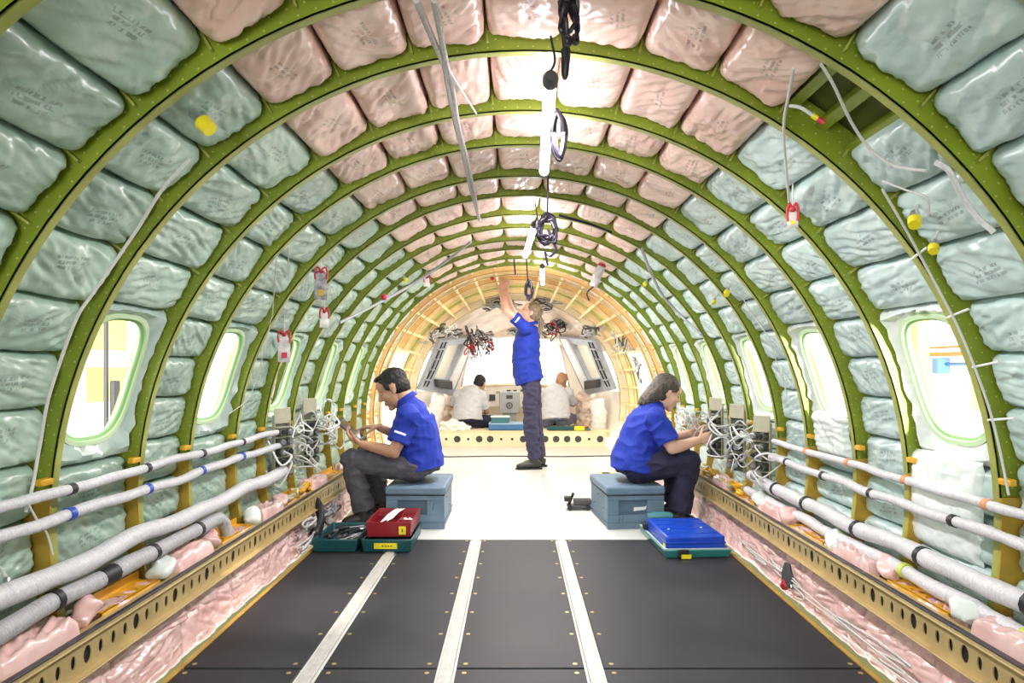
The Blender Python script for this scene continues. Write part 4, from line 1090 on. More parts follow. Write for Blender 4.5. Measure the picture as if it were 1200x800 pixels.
# technicians on the cockpit floor, backs to the cabin
person('person in white shirt and dark cap sitting left on cockpit floor, back turned', dict(
    base=(-.68, 9.5, .2), f=(.35, .85, -.38), u=(.2, .35, .9), head=(-.535, 9.70, .815), hs=1.0, side=(.95, -.3, 0), neck_r=.055,
    spine=[((-.70, 9.48, .31), .20, .14), ((-.70, 9.50, .42), .20, .14), ((-.69, 9.53, .54), .205, .14), ((-.66, 9.58, .65), .20, .12), ((-.62, 9.62, .72), .14, .09), ((-.58, 9.65, .75), .06, .055)],
    arms=[dict(s=(-.84, 9.60, .66), e=(-.93, 9.76, .50), w=(-.74, 9.98, .48), d=(.5, .8, 0), n=(0, 0, -1), t=(1, 0, 0)),
          dict(s=(-.49, 9.52, .65), e=(-.44, 9.60, .43), w=(-.44, 9.85, .40), d=(-.1, 1, 0), n=(0, 0, -1), t=(-1, 0, 0))],
    legs=[dict(h=(-.78, 9.52, .30), k=(-.86, 9.90, .34), a=(-.58, 10.02, .27), toe=(-.44, 10.04, .22), floor=.2), dict(h=(-.60, 9.48, .30), k=(-.36, 9.66, .29), a=(-.52, 9.92, .27), toe=(-.66, 9.98, .22), floor=.2)],
    skin='skin_tan', hair='hair_black', hairdo=hair_crop, shirt='shirt_white', trousers='trousers_navy', seed=21, sleeve=.8, vox=.008))
person('person with shaved head in white shirt, crouching right on cockpit floor', dict(
    base=(.52, 9.5, .2), f=(.3, .8, -.5), u=(.25, .45, .85), head=(.625, 9.68, .845), hs=1.0, side=(.95, -.3, 0), neck_r=.055,
    spine=[((.52, 9.46, .32), .19, .14), ((.52, 9.49, .44), .195, .14), ((.525, 9.53, .56), .205, .14), ((.54, 9.58, .68), .20, .12), ((.565, 9.62, .75), .14, .09), ((.59, 9.65, .78), .06, .055)],
    arms=[dict(s=(.36, 9.57, .68), e=(.29, 9.66, .48), w=(.36, 9.88, .40), d=(.3, .9, 0), n=(0, 0, -1), t=(1, 0, 0)),
          dict(s=(.72, 9.56, .69), e=(.80, 9.72, .52), w=(.72, 9.93, .52), d=(-.2, .9, 0), n=(0, 0, -1), t=(-1, 0, 0))],
    legs=[dict(h=(.43, 9.5, .31), k=(.33, 9.86, .34), a=(.55, 10.0, .27), toe=(.68, 10.04, .22), floor=.2), dict(h=(.61, 9.48, .31), k=(.78, 9.78, .32), a=(.62, 9.98, .27), toe=(.48, 10.0, .22), floor=.2)],
    skin='skin_tan', hair='hair_fuzz', hairdo=hair_crop, shirt='shirt_white', trousers='trousers_slate', seed=27, sleeve=.8, vox=.008))
# small white prints on the shirts
def print_patch(parent, S, E, t, r, a0, a1, h, ref, name='printed_strip'):
    S, E = V(S), V(E); ax = (E - S).normalized(); A = V(ref); A = (A - ax * A.dot(ax)).normalized(); B = ax.cross(A); c = S.lerp(E, t)
    mb = MB(); vs = []; n = 8
    for i in range(n + 1):
        a = a0 + (a1 - a0) * i / n
        for q in (-h, h): vs.append(c + ax * q + (A * math.cos(a) + B * math.sin(a)) * r)
    mb.add(vs, [(2 * i, 2 * i + 1, 2 * i + 3, 2 * i + 2) for i in range(n)]); mb.build(name, 'white', parent, label='small white print')
print_patch(man, (-.735, 4.475, .725), (-.815, 4.42, .50), .50, .0815, -.5, .5, .007, (0, -1, 0))
print_patch(std, (.075, 6.955, 1.455), (-.125, 6.93, 1.625), .45, .074, -.5, .5, .008, (0, -1, 0))

def surface_print(parent, px0, py0, px1, py1, nu=8, nv=3, name='printed_strip'):
    """small print lying on the shirt where it shows in the photo"""
    sh = [c for c in parent.children if c.name.startswith('shirt')][0]
    bpy.context.view_layer.update(); off = OFF[parent.name]; vs = []
    for j in range(nv):
        for i in range(nu):
            px = px0 + (px1 - px0) * i / (nu - 1); py = py0 + (py1 - py0) * i / (nu - 1) + 2.6 * j / (nv - 1)
            d = V(((px - 604) / F_PX, 1, -(py - 430) / F_PX)).normalized()
            ok, loc, nrm, idx = sh.ray_cast(V((CX, 0, CZ)) - off, d)
            if not ok: return
            vs.append(loc + off + nrm * .004)
    fs = [(j * nu + i, j * nu + i + 1, (j + 1) * nu + i + 1, (j + 1) * nu + i) for j in range(nv - 1) for i in range(nu - 1)]
    MB().add(vs, fs).build(name, 'white', parent, label='small white print')
surface_print(wom, 738, 481, 749, 486)
surface_print(man, 500, 476, 504, 483, 5, 3)
# ------------------------------------------------------------------ props
M_['crate'] = mat('blue_grey_crate', (.125, .195, .27), .55, 0, .16, 7, bump=.2, bscale=25)
M_['crate_dark'] = mat('blue_grey_recess', (.085, .14, .20), .6, 0, .1, 8)
M_['scuff'] = mat('dark_scuff', (.03, .035, .045), .6)
M_['tray_red'] = mat('red_tray', (.27, .012, .022), .35)
M_['tray_blue'] = mat('blue_tray', (.005, .06, .50), .3)
M_['teal_clear'] = mat('teal_case_rim', (.03, .22, .20), .3, coat=.3)
M_['orange_grip'] = mat('orange_grip', (.85, .16, .02), .4)
M_['tablet_grey'] = mat('tablet_grey', (.12, .12, .13), .35)
M_['screen'] = mat('dark_screen', (.02, .025, .03), .08)
M_['lamp_glow'] = mat('fluorescent_glow', (1, 1, 1), .3, emit=(.96, .92, 1.0), estr=28)
M_['rope'] = mat('grey_rope', (.50, .47, .45), .7, 0, .1, 60, bump=.5, bscale=140)
M_['clear_bag'] = mat('grey_clear_bag', (.62, .60, .60), .2, 0, .2, 20, bump=.6, bscale=40)
M_['bag_dark'] = mat('dark_clear_bag', (.30, .29, .30), .2, 0, .5, 30, bump=.6, bscale=40)
M_['ribbon'] = mat('red_ribbon', (.55, .02, .05), .5)
M_['purple_black'] = mat('black_cord', (.012, .009, .018), .4)
M_['paper'] = mat('white_card', (.88, .87, .85), .6)
M_['ink'] = mat('black_ink', (.02, .02, .02), .6)

def wallpix(px, py, r):
    dx, dz = (px - 604) / F_PX, -(py - 430) / F_PX
    a = dx * dx + dz * dz; b = 2 * (CX * dx + (CZ - AX) * dz); c = CX ** 2 + (CZ - AX) ** 2 - r * r
    t = (-b + math.sqrt(b * b - 4 * a * c)) / (2 * a)
    return V((CX + dx * t, t, CZ + dz * t))
def smooth(pts, n=5):
    pts = [V(p) for p in pts]; out = []
    for i in range(len(pts) - 1):
        p0 = pts[max(0, i - 1)]; p1 = pts[i]; p2 = pts[i + 1]; p3 = pts[min(len(pts) - 1, i + 2)]
        for k in range(n):
            t = k / n
            out.append(.5 * ((2 * p1) + (p2 - p0) * t + (2 * p0 - 5 * p1 + 4 * p2 - p3) * t * t + (3 * p1 - p0 - 3 * p2 + p3) * t ** 3))
    out.append(pts[-1]); return out
def rotz(c, ang):
    c = V(c); m = Matrix.Rotation(ang, 3, 'Z'); return lambda p: c + m @ (V(p) - c)

# --- crates
def crate(x0, y0, w, d, h, ang, label, tape):
    f = rotz((x0, y0, 0), ang)
    t = thing('storage_crate', label, 'crate', f((x0 + w / 2, y0 + d / 2, 0)))
    x1, y1 = x0 + w, y0 + d
    hz = h * .80
    mb = MB()
    # front wall with a real recess (frame of four boards), other walls plain
    rx0, rx1, rz0, rz1 = x0 + w * .20, x0 + w * .70, h * .33, h * .68
    mb.box2((x0, y0 + .02, .0), (x1, y1, hz))
    mb.build('core', 'crate', t, bevel=.006) if False else None
    mb = MB(); mb.box2((x0 + .004, y0 + .03, 0), (x1 - .004, y1, hz)); mb.xform(f); mb.build('body', 'crate', t, bevel=.008)
    mb = MB()
    for a, b in (((x0, y0, 0), (x1, y0 + .032, rz0)), ((x0, y0, rz1), (x1, y0 + .032, hz)), ((x0, y0, rz0), (rx0, y0 + .032, rz1)), ((rx1, y0, rz0), (x1, y0 + .032, rz1))): mb.box2(a, b)
    mb.xform(f); mb.build('front_face', 'crate', t, bevel=.003)
    mb = MB(); mb.box2((rx0 - .002, y0 + .022, rz0 - .002), (rx1 + .002, y0 + .034, rz1 + .002)); mb.xform(f); mb.build('handle_recess', 'crate_dark', t, label='recessed handle pocket')
    mb = MB(); mb.box2((x0 - .007, y0 - .007, hz), (x1 + .007, y1 + .007, h)); mb.xform(f); lid = mb.build('lid', 'crate', t, bevel=.016, seg=4)
    mb = MB(); mb.box2((x0 - .001, y0 - .0015, hz - .006), (x1 + .001, y1, hz)); mb.xform(f); mb.build('lid_seam', 'scuff', t)
    mb = MB(); mb.box2((x0 - .002, y0 - .002, rz0 - .05), (x1 + .002, y1 + .002, rz0 - .043)); mb.xform(f); mb.build('base_line', 'crate_dark', t)
    if tape:
        mb = MB(); zz = (rz0 + rz1) / 2 - .015; xx = rx0 + .10
        mb.add([(xx, y0 + .019, zz - .012), (xx + .08, y0 + .019, zz - .004), (xx + .092, y0 + .019, zz + .026), (xx + .075, y0 + .019, zz + .016), (xx + .005, y0 + .019, zz + .014)], [(0, 1, 2, 3, 4)]); mb.xform(f)
        mb.build('tape_patch', 'white', t, label='torn white tape in the handle pocket')
    for k in range(5):
        mb = MB(); u = rnd.random(); v = .15 + .75 * rnd.random(); l = rnd.uniform(.04, .11)
        if k < 3:
            s = x1 + .0015 if x0 < 0 else x0 - .0015
            mb.tube([(s, y0 + .06 + u * (d - .2), v * hz), (s, y0 + .06 + u * (d - .2) + l, v * hz - .012)], .0022, 5)
        else: mb.tube([(x0 + .04 + u * (w - .1), y0 - .0005, .03 + .1 * u), (x0 + .05 + u * (w - .1), y0 - .0005, .06 + .12 * u)], .002, 5)
        mb.xform(f); mb.build('scuff_mark', 'scuff', t)
    return t
crate(-.868, 4.42, .378, .56, .276, 0, 'scuffed blue-grey crate under the seated man with the tablet', False)
crate(.565, 4.41, .375, .56, .276, R(5), 'scuffed blue-grey crate with white tape, under the seated woman', True)

# --- tablet
c = V((-1.128, 4.56, .628)); ax = V((-.76, 0, .65)).normalized(); nn = V((.65, -.05, .76)).normalized(); sd = nn.cross(ax)
q = Matrix((ax, sd, nn)).transposed()
t = thing('tablet', 'rugged dark handheld tablet held by the seated man', 'tablet', c)
mb = MB(); mb.box(c, (.20, .135, .022), q); mb.build('case', 'tablet_grey', t, bevel=.007)
mb = MB(); mb.box(c + nn * .012, (.165, .105, .002), q); mb.build('screen', 'screen', t)
for s in (-1, 1):
    mb = MB(); mb.box(c + ax * .1 * s, (.018, .14, .03), q); mb.build('bumper', 'black', t, bevel=.006)

# --- left tool case (two open halves) and its red tray
def half_tray(mb, x0, x1, y0, y1, z0, h, wall=.012, flare=.012):
    o = lambda e, z: [V((x0 - e, y0 - e, z)), V((x1 + e, y0 - e, z)), V((x1 + e, y1 + e, z)), V((x0 - e, y1 + e, z))]
    mb.loft([o(-flare, z0), o(0, z0 + h), o(-wall, z0 + h), o(-wall - flare, z0 + .01)], cap=True)
t = thing('tool_case', 'open teal tool case lying on the boards at the feet of the man', 'tool case', (-.92, 4.1, 0))
mb = MB(); half_tray(mb, -1.185, -.925, 3.86, 4.30, 0, .075); mb.build('tool_half', 'teal', t, bevel=.006)
mb = MB(); half_tray(mb, -.905, -.615, 3.86, 4.30, 0, .075); mb.build('lid_half', 'teal', t, bevel=.006)
for y in (3.95, 4.2):
    mb = MB(); mb.cyl((-.915, y - .03, .07), (-.915, y + .03, .07), .010, 10); mb.build('hinge', 'black', t)
mb = MB(); mb.box2((-.83, 3.862, .022), (-.70, 3.8675, .055)); mb.xform(lambda p: V((p.x, p.y - .001 + (p.z - .02) * -.12, p.z))); mb.build('yellow_label', 'yellow', t, label='yellow label')
for k in range(4):
    mb = MB(); mb.box2((-.785 + k * .016, 3.856, .036), (-.775 + k * .016, 3.8575, .042)); mb.build('label_print', 'ink', t)
# items in the tool half
pile = [('pliers', 'orange handled pliers lying in the teal tool case', 'orange_grip', (-1.13, 3.93), (-1.02, 4.00)), ('wrench', 'steel wrench nearest the front of the teal tool case', 'steel', (-1.02, 3.90), (-.95, 4.08)),
        ('screwdriver', 'black handled screwdriver at the back of the teal tool case', 'black', (-1.14, 4.20), (-.97, 4.24)), ('wrench', 'grey flat wrench in the middle of the teal tool case', 'grey', (-1.09, 3.98), (-.99, 4.10)),
        ('cutter', 'black wire cutter along the left wall of the teal tool case', 'black', (-1.15, 4.02), (-1.12, 4.2)), ('crimper', 'black crimping tool in the far right of the teal tool case', 'black', (-1.05, 4.12), (-.95, 4.20)),
        ('screwdriver', 'black screwdriver crossing the centre of the teal tool case', 'darkgrey', (-1.10, 4.08), (-.97, 4.15))]
for k, (nm, lab, m, a, b) in enumerate(pile):
    z = .03 + .012 * (k % 3); A = V((*a, z)); B = V((*b, z + .012)); d = (B - A).normalized(); s = d.cross(V((0, 0, 1)))
    t = thing(nm, lab, 'tool', A, 'tools in the teal case')
    if nm == 'wrench':
        mb = MB(); mb.tube([A, A.lerp(B, .5), B], [(.009, .004), (.007, .004), (.009, .004)], 8, side=s); mb.build('shaft', m, t)
        for e in (A, B):
            mb = MB(); mb.tube([e + V((.017 * math.cos(2 * PI * i / 14), .017 * math.sin(2 * PI * i / 14), 0)) for i in range(14)], .005, 6, closed=True); mb.build('ring_end', m, t)
    elif nm == 'screwdriver':
        mb = MB(); mb.tube([A, A.lerp(B, .1), A.lerp(B, .45), A.lerp(B, .5)], [.009, .014, .013, .008], 10); mb.build('handle', m, t)
        mb = MB(); mb.tube([A.lerp(B, .5), B], .004, 8); mb.build('shaft', 'steel', t)
    else:
        for e in (-1, 1):
            mb = MB(); mb.tube(smooth([A + s * e * .028, A.lerp(B, .35) + s * e * .026, A.lerp(B, .65) + s * e * .006]), .0085, 8); mb.build('handle', m, t)
            mb = MB(); mb.tube([A.lerp(B, .65) - s * e * .006, A.lerp(B, .8) - s * e * .010, B - s * e * .002], [.008, .009, .004], 8); mb.build('jaw', 'steel', t)
rr = random.Random(5)
for k in range(16):
    x, y = rr.uniform(-1.15, -.96), rr.uniform(3.98, 4.26)
    t0 = V((x, y, .022)); a = rr.uniform(0, PI)
    mb = MB(); mb.tube([t0, t0 + V((.05 * math.cos(a), .05 * math.sin(a), .02))], [.011, .009], 8)
    tag(mb.build('socket_bit', 'black' if k % 3 else 'darkgrey'), 'small black socket or bit loose in the teal tool case', 'socket', 'loose bits in the teal case')
t = thing('organizer_tray', 'dark red compartment tray standing on the lid half of the teal case', 'tray', (-.76, 4.08, .076))
X0, X1, Y0, Y1, Z0, Z1 = -.885, -.625, 3.90, 4.29, .078, .165
mb = MB(); half_tray(mb, X0, X1, Y0, Y1, Z0, Z1 - Z0, .007, .008); mb.build('tray_shell', 'tray_red', t, bevel=.003)
for x in (X0 + .085, X0 + .17):
    mb = MB(); mb.box2((x - .003, Y0 + .012, Z0 + .008), (x + .003, Y1 - .012, Z1 - .012)); mb.build('divider', 'tray_red', t)
for y in (Y0 + .13, Y0 + .26):
    mb = MB(); mb.box2((X0 + .012, y - .003, Z0 + .008), (X1 - .012, y + .003, Z1 - .016)); mb.build('divider', 'tray_red', t)
mb = MB(); mb.box2((-.695, Y0 - .008, .095), (-.655, Y0 - .004, .142)); mb.xform(lambda p: V((p.x, p.y - (p.z - .09) * .05, p.z))); mb.build('yellow_tag', 'yellow', t, label='yellow tag')
mb = MB(); mb.box2((-.678, Y0 - .0125, .11), (-.672, Y0 - .0095, .128)); mb.build('tag_mark', 'ink', t)
# white strips in the red tray
for k in range(6):
    p = V((-.81 + .010 * k, 3.96 + .012 * k, .15 + .004 * (k % 3))); qv = V((-.77 + .010 * k, 4.22, .172 + .003 * (k % 2)))
    mb = MB(); mb.tube([p, p.lerp(qv, .5) + V((0, 0, .008)), qv], [(.008, .002)] * 3, 8, side=(1, 0, .2))
    tag(mb.build('cable_tie', 'white'), 'white cable tie strip in the bundle across the red tray', 'cable tie', 'white cable ties in the red tray')
for k, (x, y) in enumerate(((-.69, 4.12), (-.67, 4.14), (-.70, 4.15), (-.66, 4.11), (-.70, 3.98), (-.68, 3.96), (-.67, 3.99))):
    mb = MB(); mb.ell((x, y, .125), (.016, .012, .012), 10, 7)
    tag(mb.build('plastic_clip', 'white'), 'small white plastic clip in the right compartments of the red tray', 'clip', 'white clips in the red tray')

# --- right case
f = rotz((.78, 3.74, 0), R(3))
t = thing('tool_case', 'flat teal case with pale rim holding a blue tray beside the right crate', 'tool case', f((.96, 4.03, 0)))
mb = MB(); half_tray(mb, .785, 1.165, 3.74, 4.34, 0, .045, .012, .014); mb.xform(f); mb.build('case_shell', 'teal_clear', t, bevel=.008, seg=3)
mb = MB()
o = lambda e, z: [V((.785 - e, 3.74 - e, z)), V((1.165 + e, 3.74 - e, z)), V((1.165 + e, 4.34 + e, z)), V((.785 - e, 4.34 + e, z))]
mb.loft([o(-.004, .046), o(-.004, .052), o(-.016, .052), o(-.016, .046)], closed=True); mb.xform(f); mb.build('pale_rim', 'green_plain', t, label='pale rim')
mb = MB(); mb.box2((.86, 3.722, .008), (.92, 3.742, .05)); mb.xform(f); mb.build('latch', 'black', t, bevel=.004)
mb = MB(); mb.box2((.875, 3.718, .004), (.93, 3.724, .026)); mb.xform(f); mb.build('yellow_label', 'yellow', t, label='yellow label')
t = thing('organizer_tray', 'closed bright blue compartment tray lying in the right-hand teal case', 'tray', f((.97, 4.0, .05)))
mb = MB(); mb.box2((.805, 3.765, .02), (1.135, 4.23, .115)); mb.xform(f); mb.build('tray_body', 'tray_blue', t, bevel=.010, seg=3)
for k in range(4):
    mb = MB(); y = 3.83 + k * .11; mb.box2((.82, y, .1145), (1.12, y + .012, .1185)); mb.xform(f); mb.build('lid_rib', 'tray_blue', t, bevel=.003)
mb = MB(); mb.box2((.80, 3.76, .075), (1.14, 4.235, .083)); mb.xform(f); mb.build('tray_rim', 'tray_blue', t, bevel=.003)
mb = MB(); mb.box2((.803, 3.79, .03), (.808, 3.83, .07)); mb.xform(f); mb.build('yellow_tag', 'yellow', t, label='yellow tag')
for x, y in ((.86, 3.92), (1.06, 3.95)):
    mb = MB(); mb.cyl((x, y, .118), (x, y, .121), .006, 10); mb.xform(f); mb.build('screw', 'white', t)
t = thing('power_drill', 'teal and black cordless drill lying behind the blue tray', 'drill', (.88, 4.30, .05))
mb = MB(); mb.tube([(.80, 4.30, .10), (.86, 4.30, .105), (.93, 4.295, .105), (.955, 4.295, .105)], [.030, .036, .036, .026], 14); mb.build('motor_housing', 'teal_pale', t)
mb = MB(); mb.tube([(.955, 4.295, .105), (.99, 4.29, .105), (1.01, 4.29, .105)], [.020, .017, .006], 12); mb.build('chuck', 'black', t)
mb = MB(); mb.tube([(.85, 4.30, .10), (.82, 4.24, .075), (.80, 4.21, .068)], [.024, .021, .023], 12); mb.build('grip', 'black', t)
mb = MB(); mb.box((.79, 4.20, .075), (.07, .05, .04)); mb.build('battery', 'black', t, bevel=.006)
# --- gadget beside the right crate
P0 = pix(664, 596, 5.05)
t = thing('clamp_tool', 'grey and black folded clamp tool on white floor left of the right crate', 'tool', (.42, 5.05, 0))
mb = MB(); mb.box2((.38, 5.0, .012), (.53, 5.10, .035)); mb.build('base_plate', 'darkgrey', t, bevel=.004)
mb = MB(); mb.box2((.40, 5.01, .04), (.53, 5.03, .075)); mb.build('side_bar', 'darkgrey', t, bevel=.003)
mb = MB(); mb.box2((.40, 5.07, .04), (.53, 5.09, .075)); mb.build('side_bar', 'darkgrey', t, bevel=.003)
mb = MB(); mb.tube([(.36, 5.05, .02), (.40, 5.05, .12)], .010, 8); mb.build('lever', 'black', t)
mb = MB(); mb.box2((.33, 5.02, .06), (.385, 5.08, .095)); mb.build('black_jaw', 'black', t, bevel=.006)
for x in (.37, .50):
    mb = MB(); mb.cyl((x, 4.99, .02), (x, 5.11, .02), .018, 12); mb.build('roller', 'black', t)
t = thing('spirit_level', 'short yellow and black bar lying on white floor behind the right crate', 'tool', pix(710, 556, 6.6))
a = pix(702, 557, 6.6); mb = MB(); mb.box2((a.x, 6.55, 0), (a.x + .14, 6.62, .03)); mb.build('bar', 'yellow', t, bevel=.004)
mb = MB(); mb.box2((a.x + .03, 6.545, .006), (a.x + .10, 6.625, .032)); mb.build('black_band', 'black', t)

# --- connector racks on both walls
def rack(sg, y, z0, z1, label, seed, nw=9):
    rr = random.Random(seed); x = sg * 1.335
    t = thing('connector_rack', label, 'connector rack', (x, y, z0), 'connector racks')
    mb = MB(); mb.box2((x + sg * .03, y - .055, z0), (x + sg * .036, y + .055, z1 - .07)); mb.build('backing_plate', 'connector', t, bevel=.002)
    mb = MB(); mb.box2((x + sg * .014, y - .058, z1 - .09), (x + sg * .022, y + .058, z1)); mb.build('top_plate', 'tan_plate', t, label='plain tan top plate', bevel=.010)
    for s in (-1, 1):
        mb = MB(); mb.box2((x + sg * .014, y + s * .056 - .003, z0), (x + sg * .036, y + s * .056 + .003, z1 - .04)); mb.build('side_channel', 'tan_plate', t, bevel=.001)
    t.rotation_euler = (0, 0, sg * .5)
    n = int((z1 - .10 - z0) / .056); first = None
    for k in range(n):
        zc = z0 + .04 + k * .056
        mb = MB(); mb.box((x + sg * .02, y, zc + .026), (.03, .105, .006)); mb.build('shelf_rib', 'tan_plate', t)
        for s in (-1, 1):
            cx = V((x + sg * .03, y + s * .026, zc))
            mb = MB(); mb.tube([cx, cx - V((sg * .035, 0, 0)), cx - V((sg * .035, 0, 0)), cx - V((sg * .05, 0, 0))], [.019, .019, .022, .022], 12); p = mb.build('connector', 'connector', t)
            mb = MB(); mb.tube([cx - V((sg * .05, 0, 0)), cx - V((sg * .058, 0, 0))], [.016, .013], 12); mb.build('plug_face', 'steel' if (k + s) % 3 else 'black', p)
    for k in range(nw):
        z = rr.uniform(z0 + .05, z1 - .1); s = rr.choice((-1, 1))
        a = V((x - sg * .02, y + s * .026, z)); e = V((x + sg * rr.uniform(-.02, .01), y + s * rr.uniform(.09, .2), z + rr.uniform(-.14, .12)))
        m1 = a + V((-sg * rr.uniform(.05, .09), s * .01, rr.uniform(-.03, .03))); m2 = (a + e) / 2 + V((-sg * rr.uniform(.06, .1), s * .03, rr.uniform(-.10, .06)))
        mb = MB(); mb.tube(smooth([a, m1, m2, e]), rr.uniform(.0035, .0065), 8); mb.build('wire', ('wire', 'white', 'wire', 'grey_wrap')[k % 4], t)
    return t
rack(-1, 3.86, .42, .82, 'left wall connector rack nearer the camera, where the white bundles end', 1, 8)
rack(-1, 4.38, .42, .85, 'left wall connector rack just in front of the tablet', 2, 9)
rack(1, 3.82, .40, .78, 'right wall connector rack nearest the camera, where the white bundles end', 3, 8)
rack(1, 4.25, .40, .82, 'right wall connector rack in the middle of three', 4, 9)
rack(1, 4.70, .42, .84, 'right wall connector rack the seated woman is wiring', 5, 9)
loom('white wire tangle on right wall behind the face of the seated woman', wallpix(800, 495, 1.36), (.05, .22, .12), ['wire', 'white'], 9, .0055, 50, 'white wire tangles')
loom('white wire tangle on right wall between the connector racks', wallpix(872, 520, 1.33), (.05, .2, .14), ['wire', 'white', 'grey_wrap'], 4, .005, 51, 'white wire tangles')
loom('white wire tangle on left wall between the connector racks', wallpix(352, 520, 1.33), (.05, .2, .14), ['wire', 'white', 'grey_wrap'], 4, .005, 52, 'white wire tangles')
loom('white wire tangle on left wall beyond the tablet', wallpix(388, 500, 1.36), (.05, .22, .16), ['wire', 'white'], 6, .005, 53, 'white wire tangles')
for k, (sg, yy) in enumerate(((-1, 4.0), (1, 4.25), (1, 4.75))):
    loom(('brown and gold', 'gold', 'amber')[k] + ' fitting clutter on the %s ledge below the connector racks' % ('left' if sg < 0 else 'right'), (sg * 1.31, yy, .325), (.03, .2, .02), ['gold', 'orange', 'gold', 'tan_plate'], 12, .011, 60 + k, 'ledge clutter')
# dark hoses in the gap below the left rail
for k, (px, py, d) in enumerate(((352, 622, 4.05), (333, 606, 3.9), (322, 598, 3.75))):
    c = V((-1.20, d + .15 * k, .10 + .02 * k))
    t = thing('hose', 'black hose end with cap below the left rail, %s from the teal case' % ORD[k + 1], 'hose', c, 'black hoses below the left rail')
    mb = MB(); mb.tube(smooth([c + V((-.04, .10, .10)), c + V((.0, .05, .06)), c + V((.01, 0, 0)), c + V((.0, -.05, -.05))]), .022, 10); mb.build('tube', 'black', t)
    mb = MB(); mb.ell(c + V((.0, -.06, -.06)), (.034, .034, .034), 12, 8); mb.build('cap', 'black', t)
loom('pale wires dangling below the left rail beside the black hoses', (-1.21, 4.1, .10), (.015, .35, .08), ['wire', 'grey', 'darkgrey'], 10, .006, 70)
loom('thin white wires straggling over the pink blankets below the right rail', (1.215, 2.85, .09), (.012, .75, .06), ['wire', 'clear_film'], 5, .003, 71)
t = thing('tool_pouch', 'small dark red and black pouch hanging below the right rail', 'pouch', wallpix(905, 660, 1.31))
c = V((1.205, 3.10, .11)); mb = MB(); mb.tube([c + V((0, 0, -.05)), c, c + V((0, 0, .05))], [(.05, .02), (.045, .022), (.02, .012)], 12, side=(0, 1, 0)); mb.build('pouch_body', 'darkgrey', t)
mb = MB(); mb.tube([c + V((-.005, .02, -.06)), c + V((-.012, -.02, -.03))], .02, 10); mb.build('red_flap', 'ribbon', t, label='red flap')

# --- tube lamps and their cords
def lamp(a, b, label):
    a, b = V(a), V(b); t = thing('tube_lamp', label, 'lamp', a, 'tube work lamps')
    d = (b - a).normalized(); r = .018
    mb = MB(); mb.tube([a + d * .05, b - d * .04], r, 16); mb.build('tube', 'lamp_glow', t)
    for e, s in ((a, 1), (b, -1)):
        mb = MB(); mb.tube([e, e + d * s * .02, e + d * s * .055], [r * .8, r * 1.25, r * 1.2], 16); mb.build('end_cap', 'darkgrey', t)
        mb = MB(); p = e + d * s * .02; up = min(RF, 1.4); zt = AX + math.sqrt(1.398 ** 2 - p.x ** 2)
        mb.tube(smooth([p + V((0, 0, r)), p + V((.012, 0, .05)), V((p.x, p.y, zt - .01))]), .0035, 6); mb.build('hook', 'black', t)
    return t
lamp((.067, 1.87, 1.85), (.088, 2.84, 1.85), 'bright fluorescent tube lamp under the crown nearest the camera')
lamp((.08, 3.80, 1.85), (.04, 4.95, 1.85), 'bright fluorescent tube lamp under the crown, middle one of three')
lamp((.185, 5.45, 1.86), (.23, 6.5, 1.84), 'fluorescent tube lamp under the crown, farthest of three')
def cord(label, pts, r, m='purple_black', group='lamp cords'):
    mb = MB(); mb.tube(smooth(pts, 6), r, 7); return tag(mb.build('cord' if m == 'purple_black' else ('rope' if m == 'rope' else 'cable'), m), label, 'cord', group)
def coil(c, rx, rz, turns, tail, sd, tilt=.5):
    rr = random.Random(sd); c = V(c); pts = [c + V(p) for p in tail]
    for i in range(turns * 7):
        a = 2 * PI * i / 7; k = 1 + rr.uniform(-.45, .35)
        pts.append(c + V((rx * k * math.cos(a), rr.uniform(-.02, .02) + tilt * rx * math.cos(a) * .4, rz * k * math.sin(a))))
    return pts
c1 = pix(668, 22, 1.72)
cord('thick black cord bundle hanging beside the near end of the nearest lamp', coil(c1, .022, .05, 4, [(-.012, .05, .14), (-.015, .03, .09)], 1), .006)
t = thing('power_plug', 'long black plug hanging from the ceiling at the near end of the nearest lamp', 'plug', pix(662, 93, 1.80))
mb = MB(); mb.tube([pix(657, 0, 1.74), pix(660, 30, 1.76), pix(663, 58, 1.78)], .008, 8); mb.build('cable', 'purple_black', t)
mb = MB(); mb.tube([pix(663, 56, 1.78), pix(663, 66, 1.79), pix(662, 88, 1.80), pix(662, 93, 1.80)], [.012, .013, .010, .005], 10); mb.build('plug_body', 'purple_black', t)
cord('black cord gathered into a long oval loop beside the nearest lamp', [pix(651, 128, 2.2), pix(655, 133, 2.2), pix(661, 143, 2.2), pix(662, 160, 2.2), pix(660, 176, 2.2), pix(655, 185, 2.2), pix(650, 178, 2.2), pix(647, 160, 2.2), pix(649, 142, 2.2), pix(654, 132, 2.19), pix(659, 146, 2.19), pix(660, 165, 2.19), pix(656, 182, 2.19), pix(651, 172, 2.19), pix(649, 150, 2.21), pix(652, 136, 2.22), pix(658, 138, 2.22), pix(663, 152, 2.2), pix(661, 170, 2.21), pix(656, 187, 2.2), pix(650, 175, 2.2), pix(648, 155, 2.19)], .0085)
cord('thin black cord dropping from the far end of the nearest lamp', [pix(642, 205, 2.86), pix(642, 230, 2.9), pix(641, 255, 2.95)], .004)
cc = pix(642, 268, 2.98)
cord('black cord coil hanging before the near end of the middle lamp', coil(cc, .04, .055, 7, [(0, 0, .06)], 4), .006)
cord('long straggling end of the black cord coil by the middle lamp', [cc, cc + V((.02, 0, -.05)), cc + V((.035, 0, -.09)), cc + V((.01, 0, -.12)), cc + V((-.01, .01, -.10)), cc + V((.0, 0, -.16))], .006)
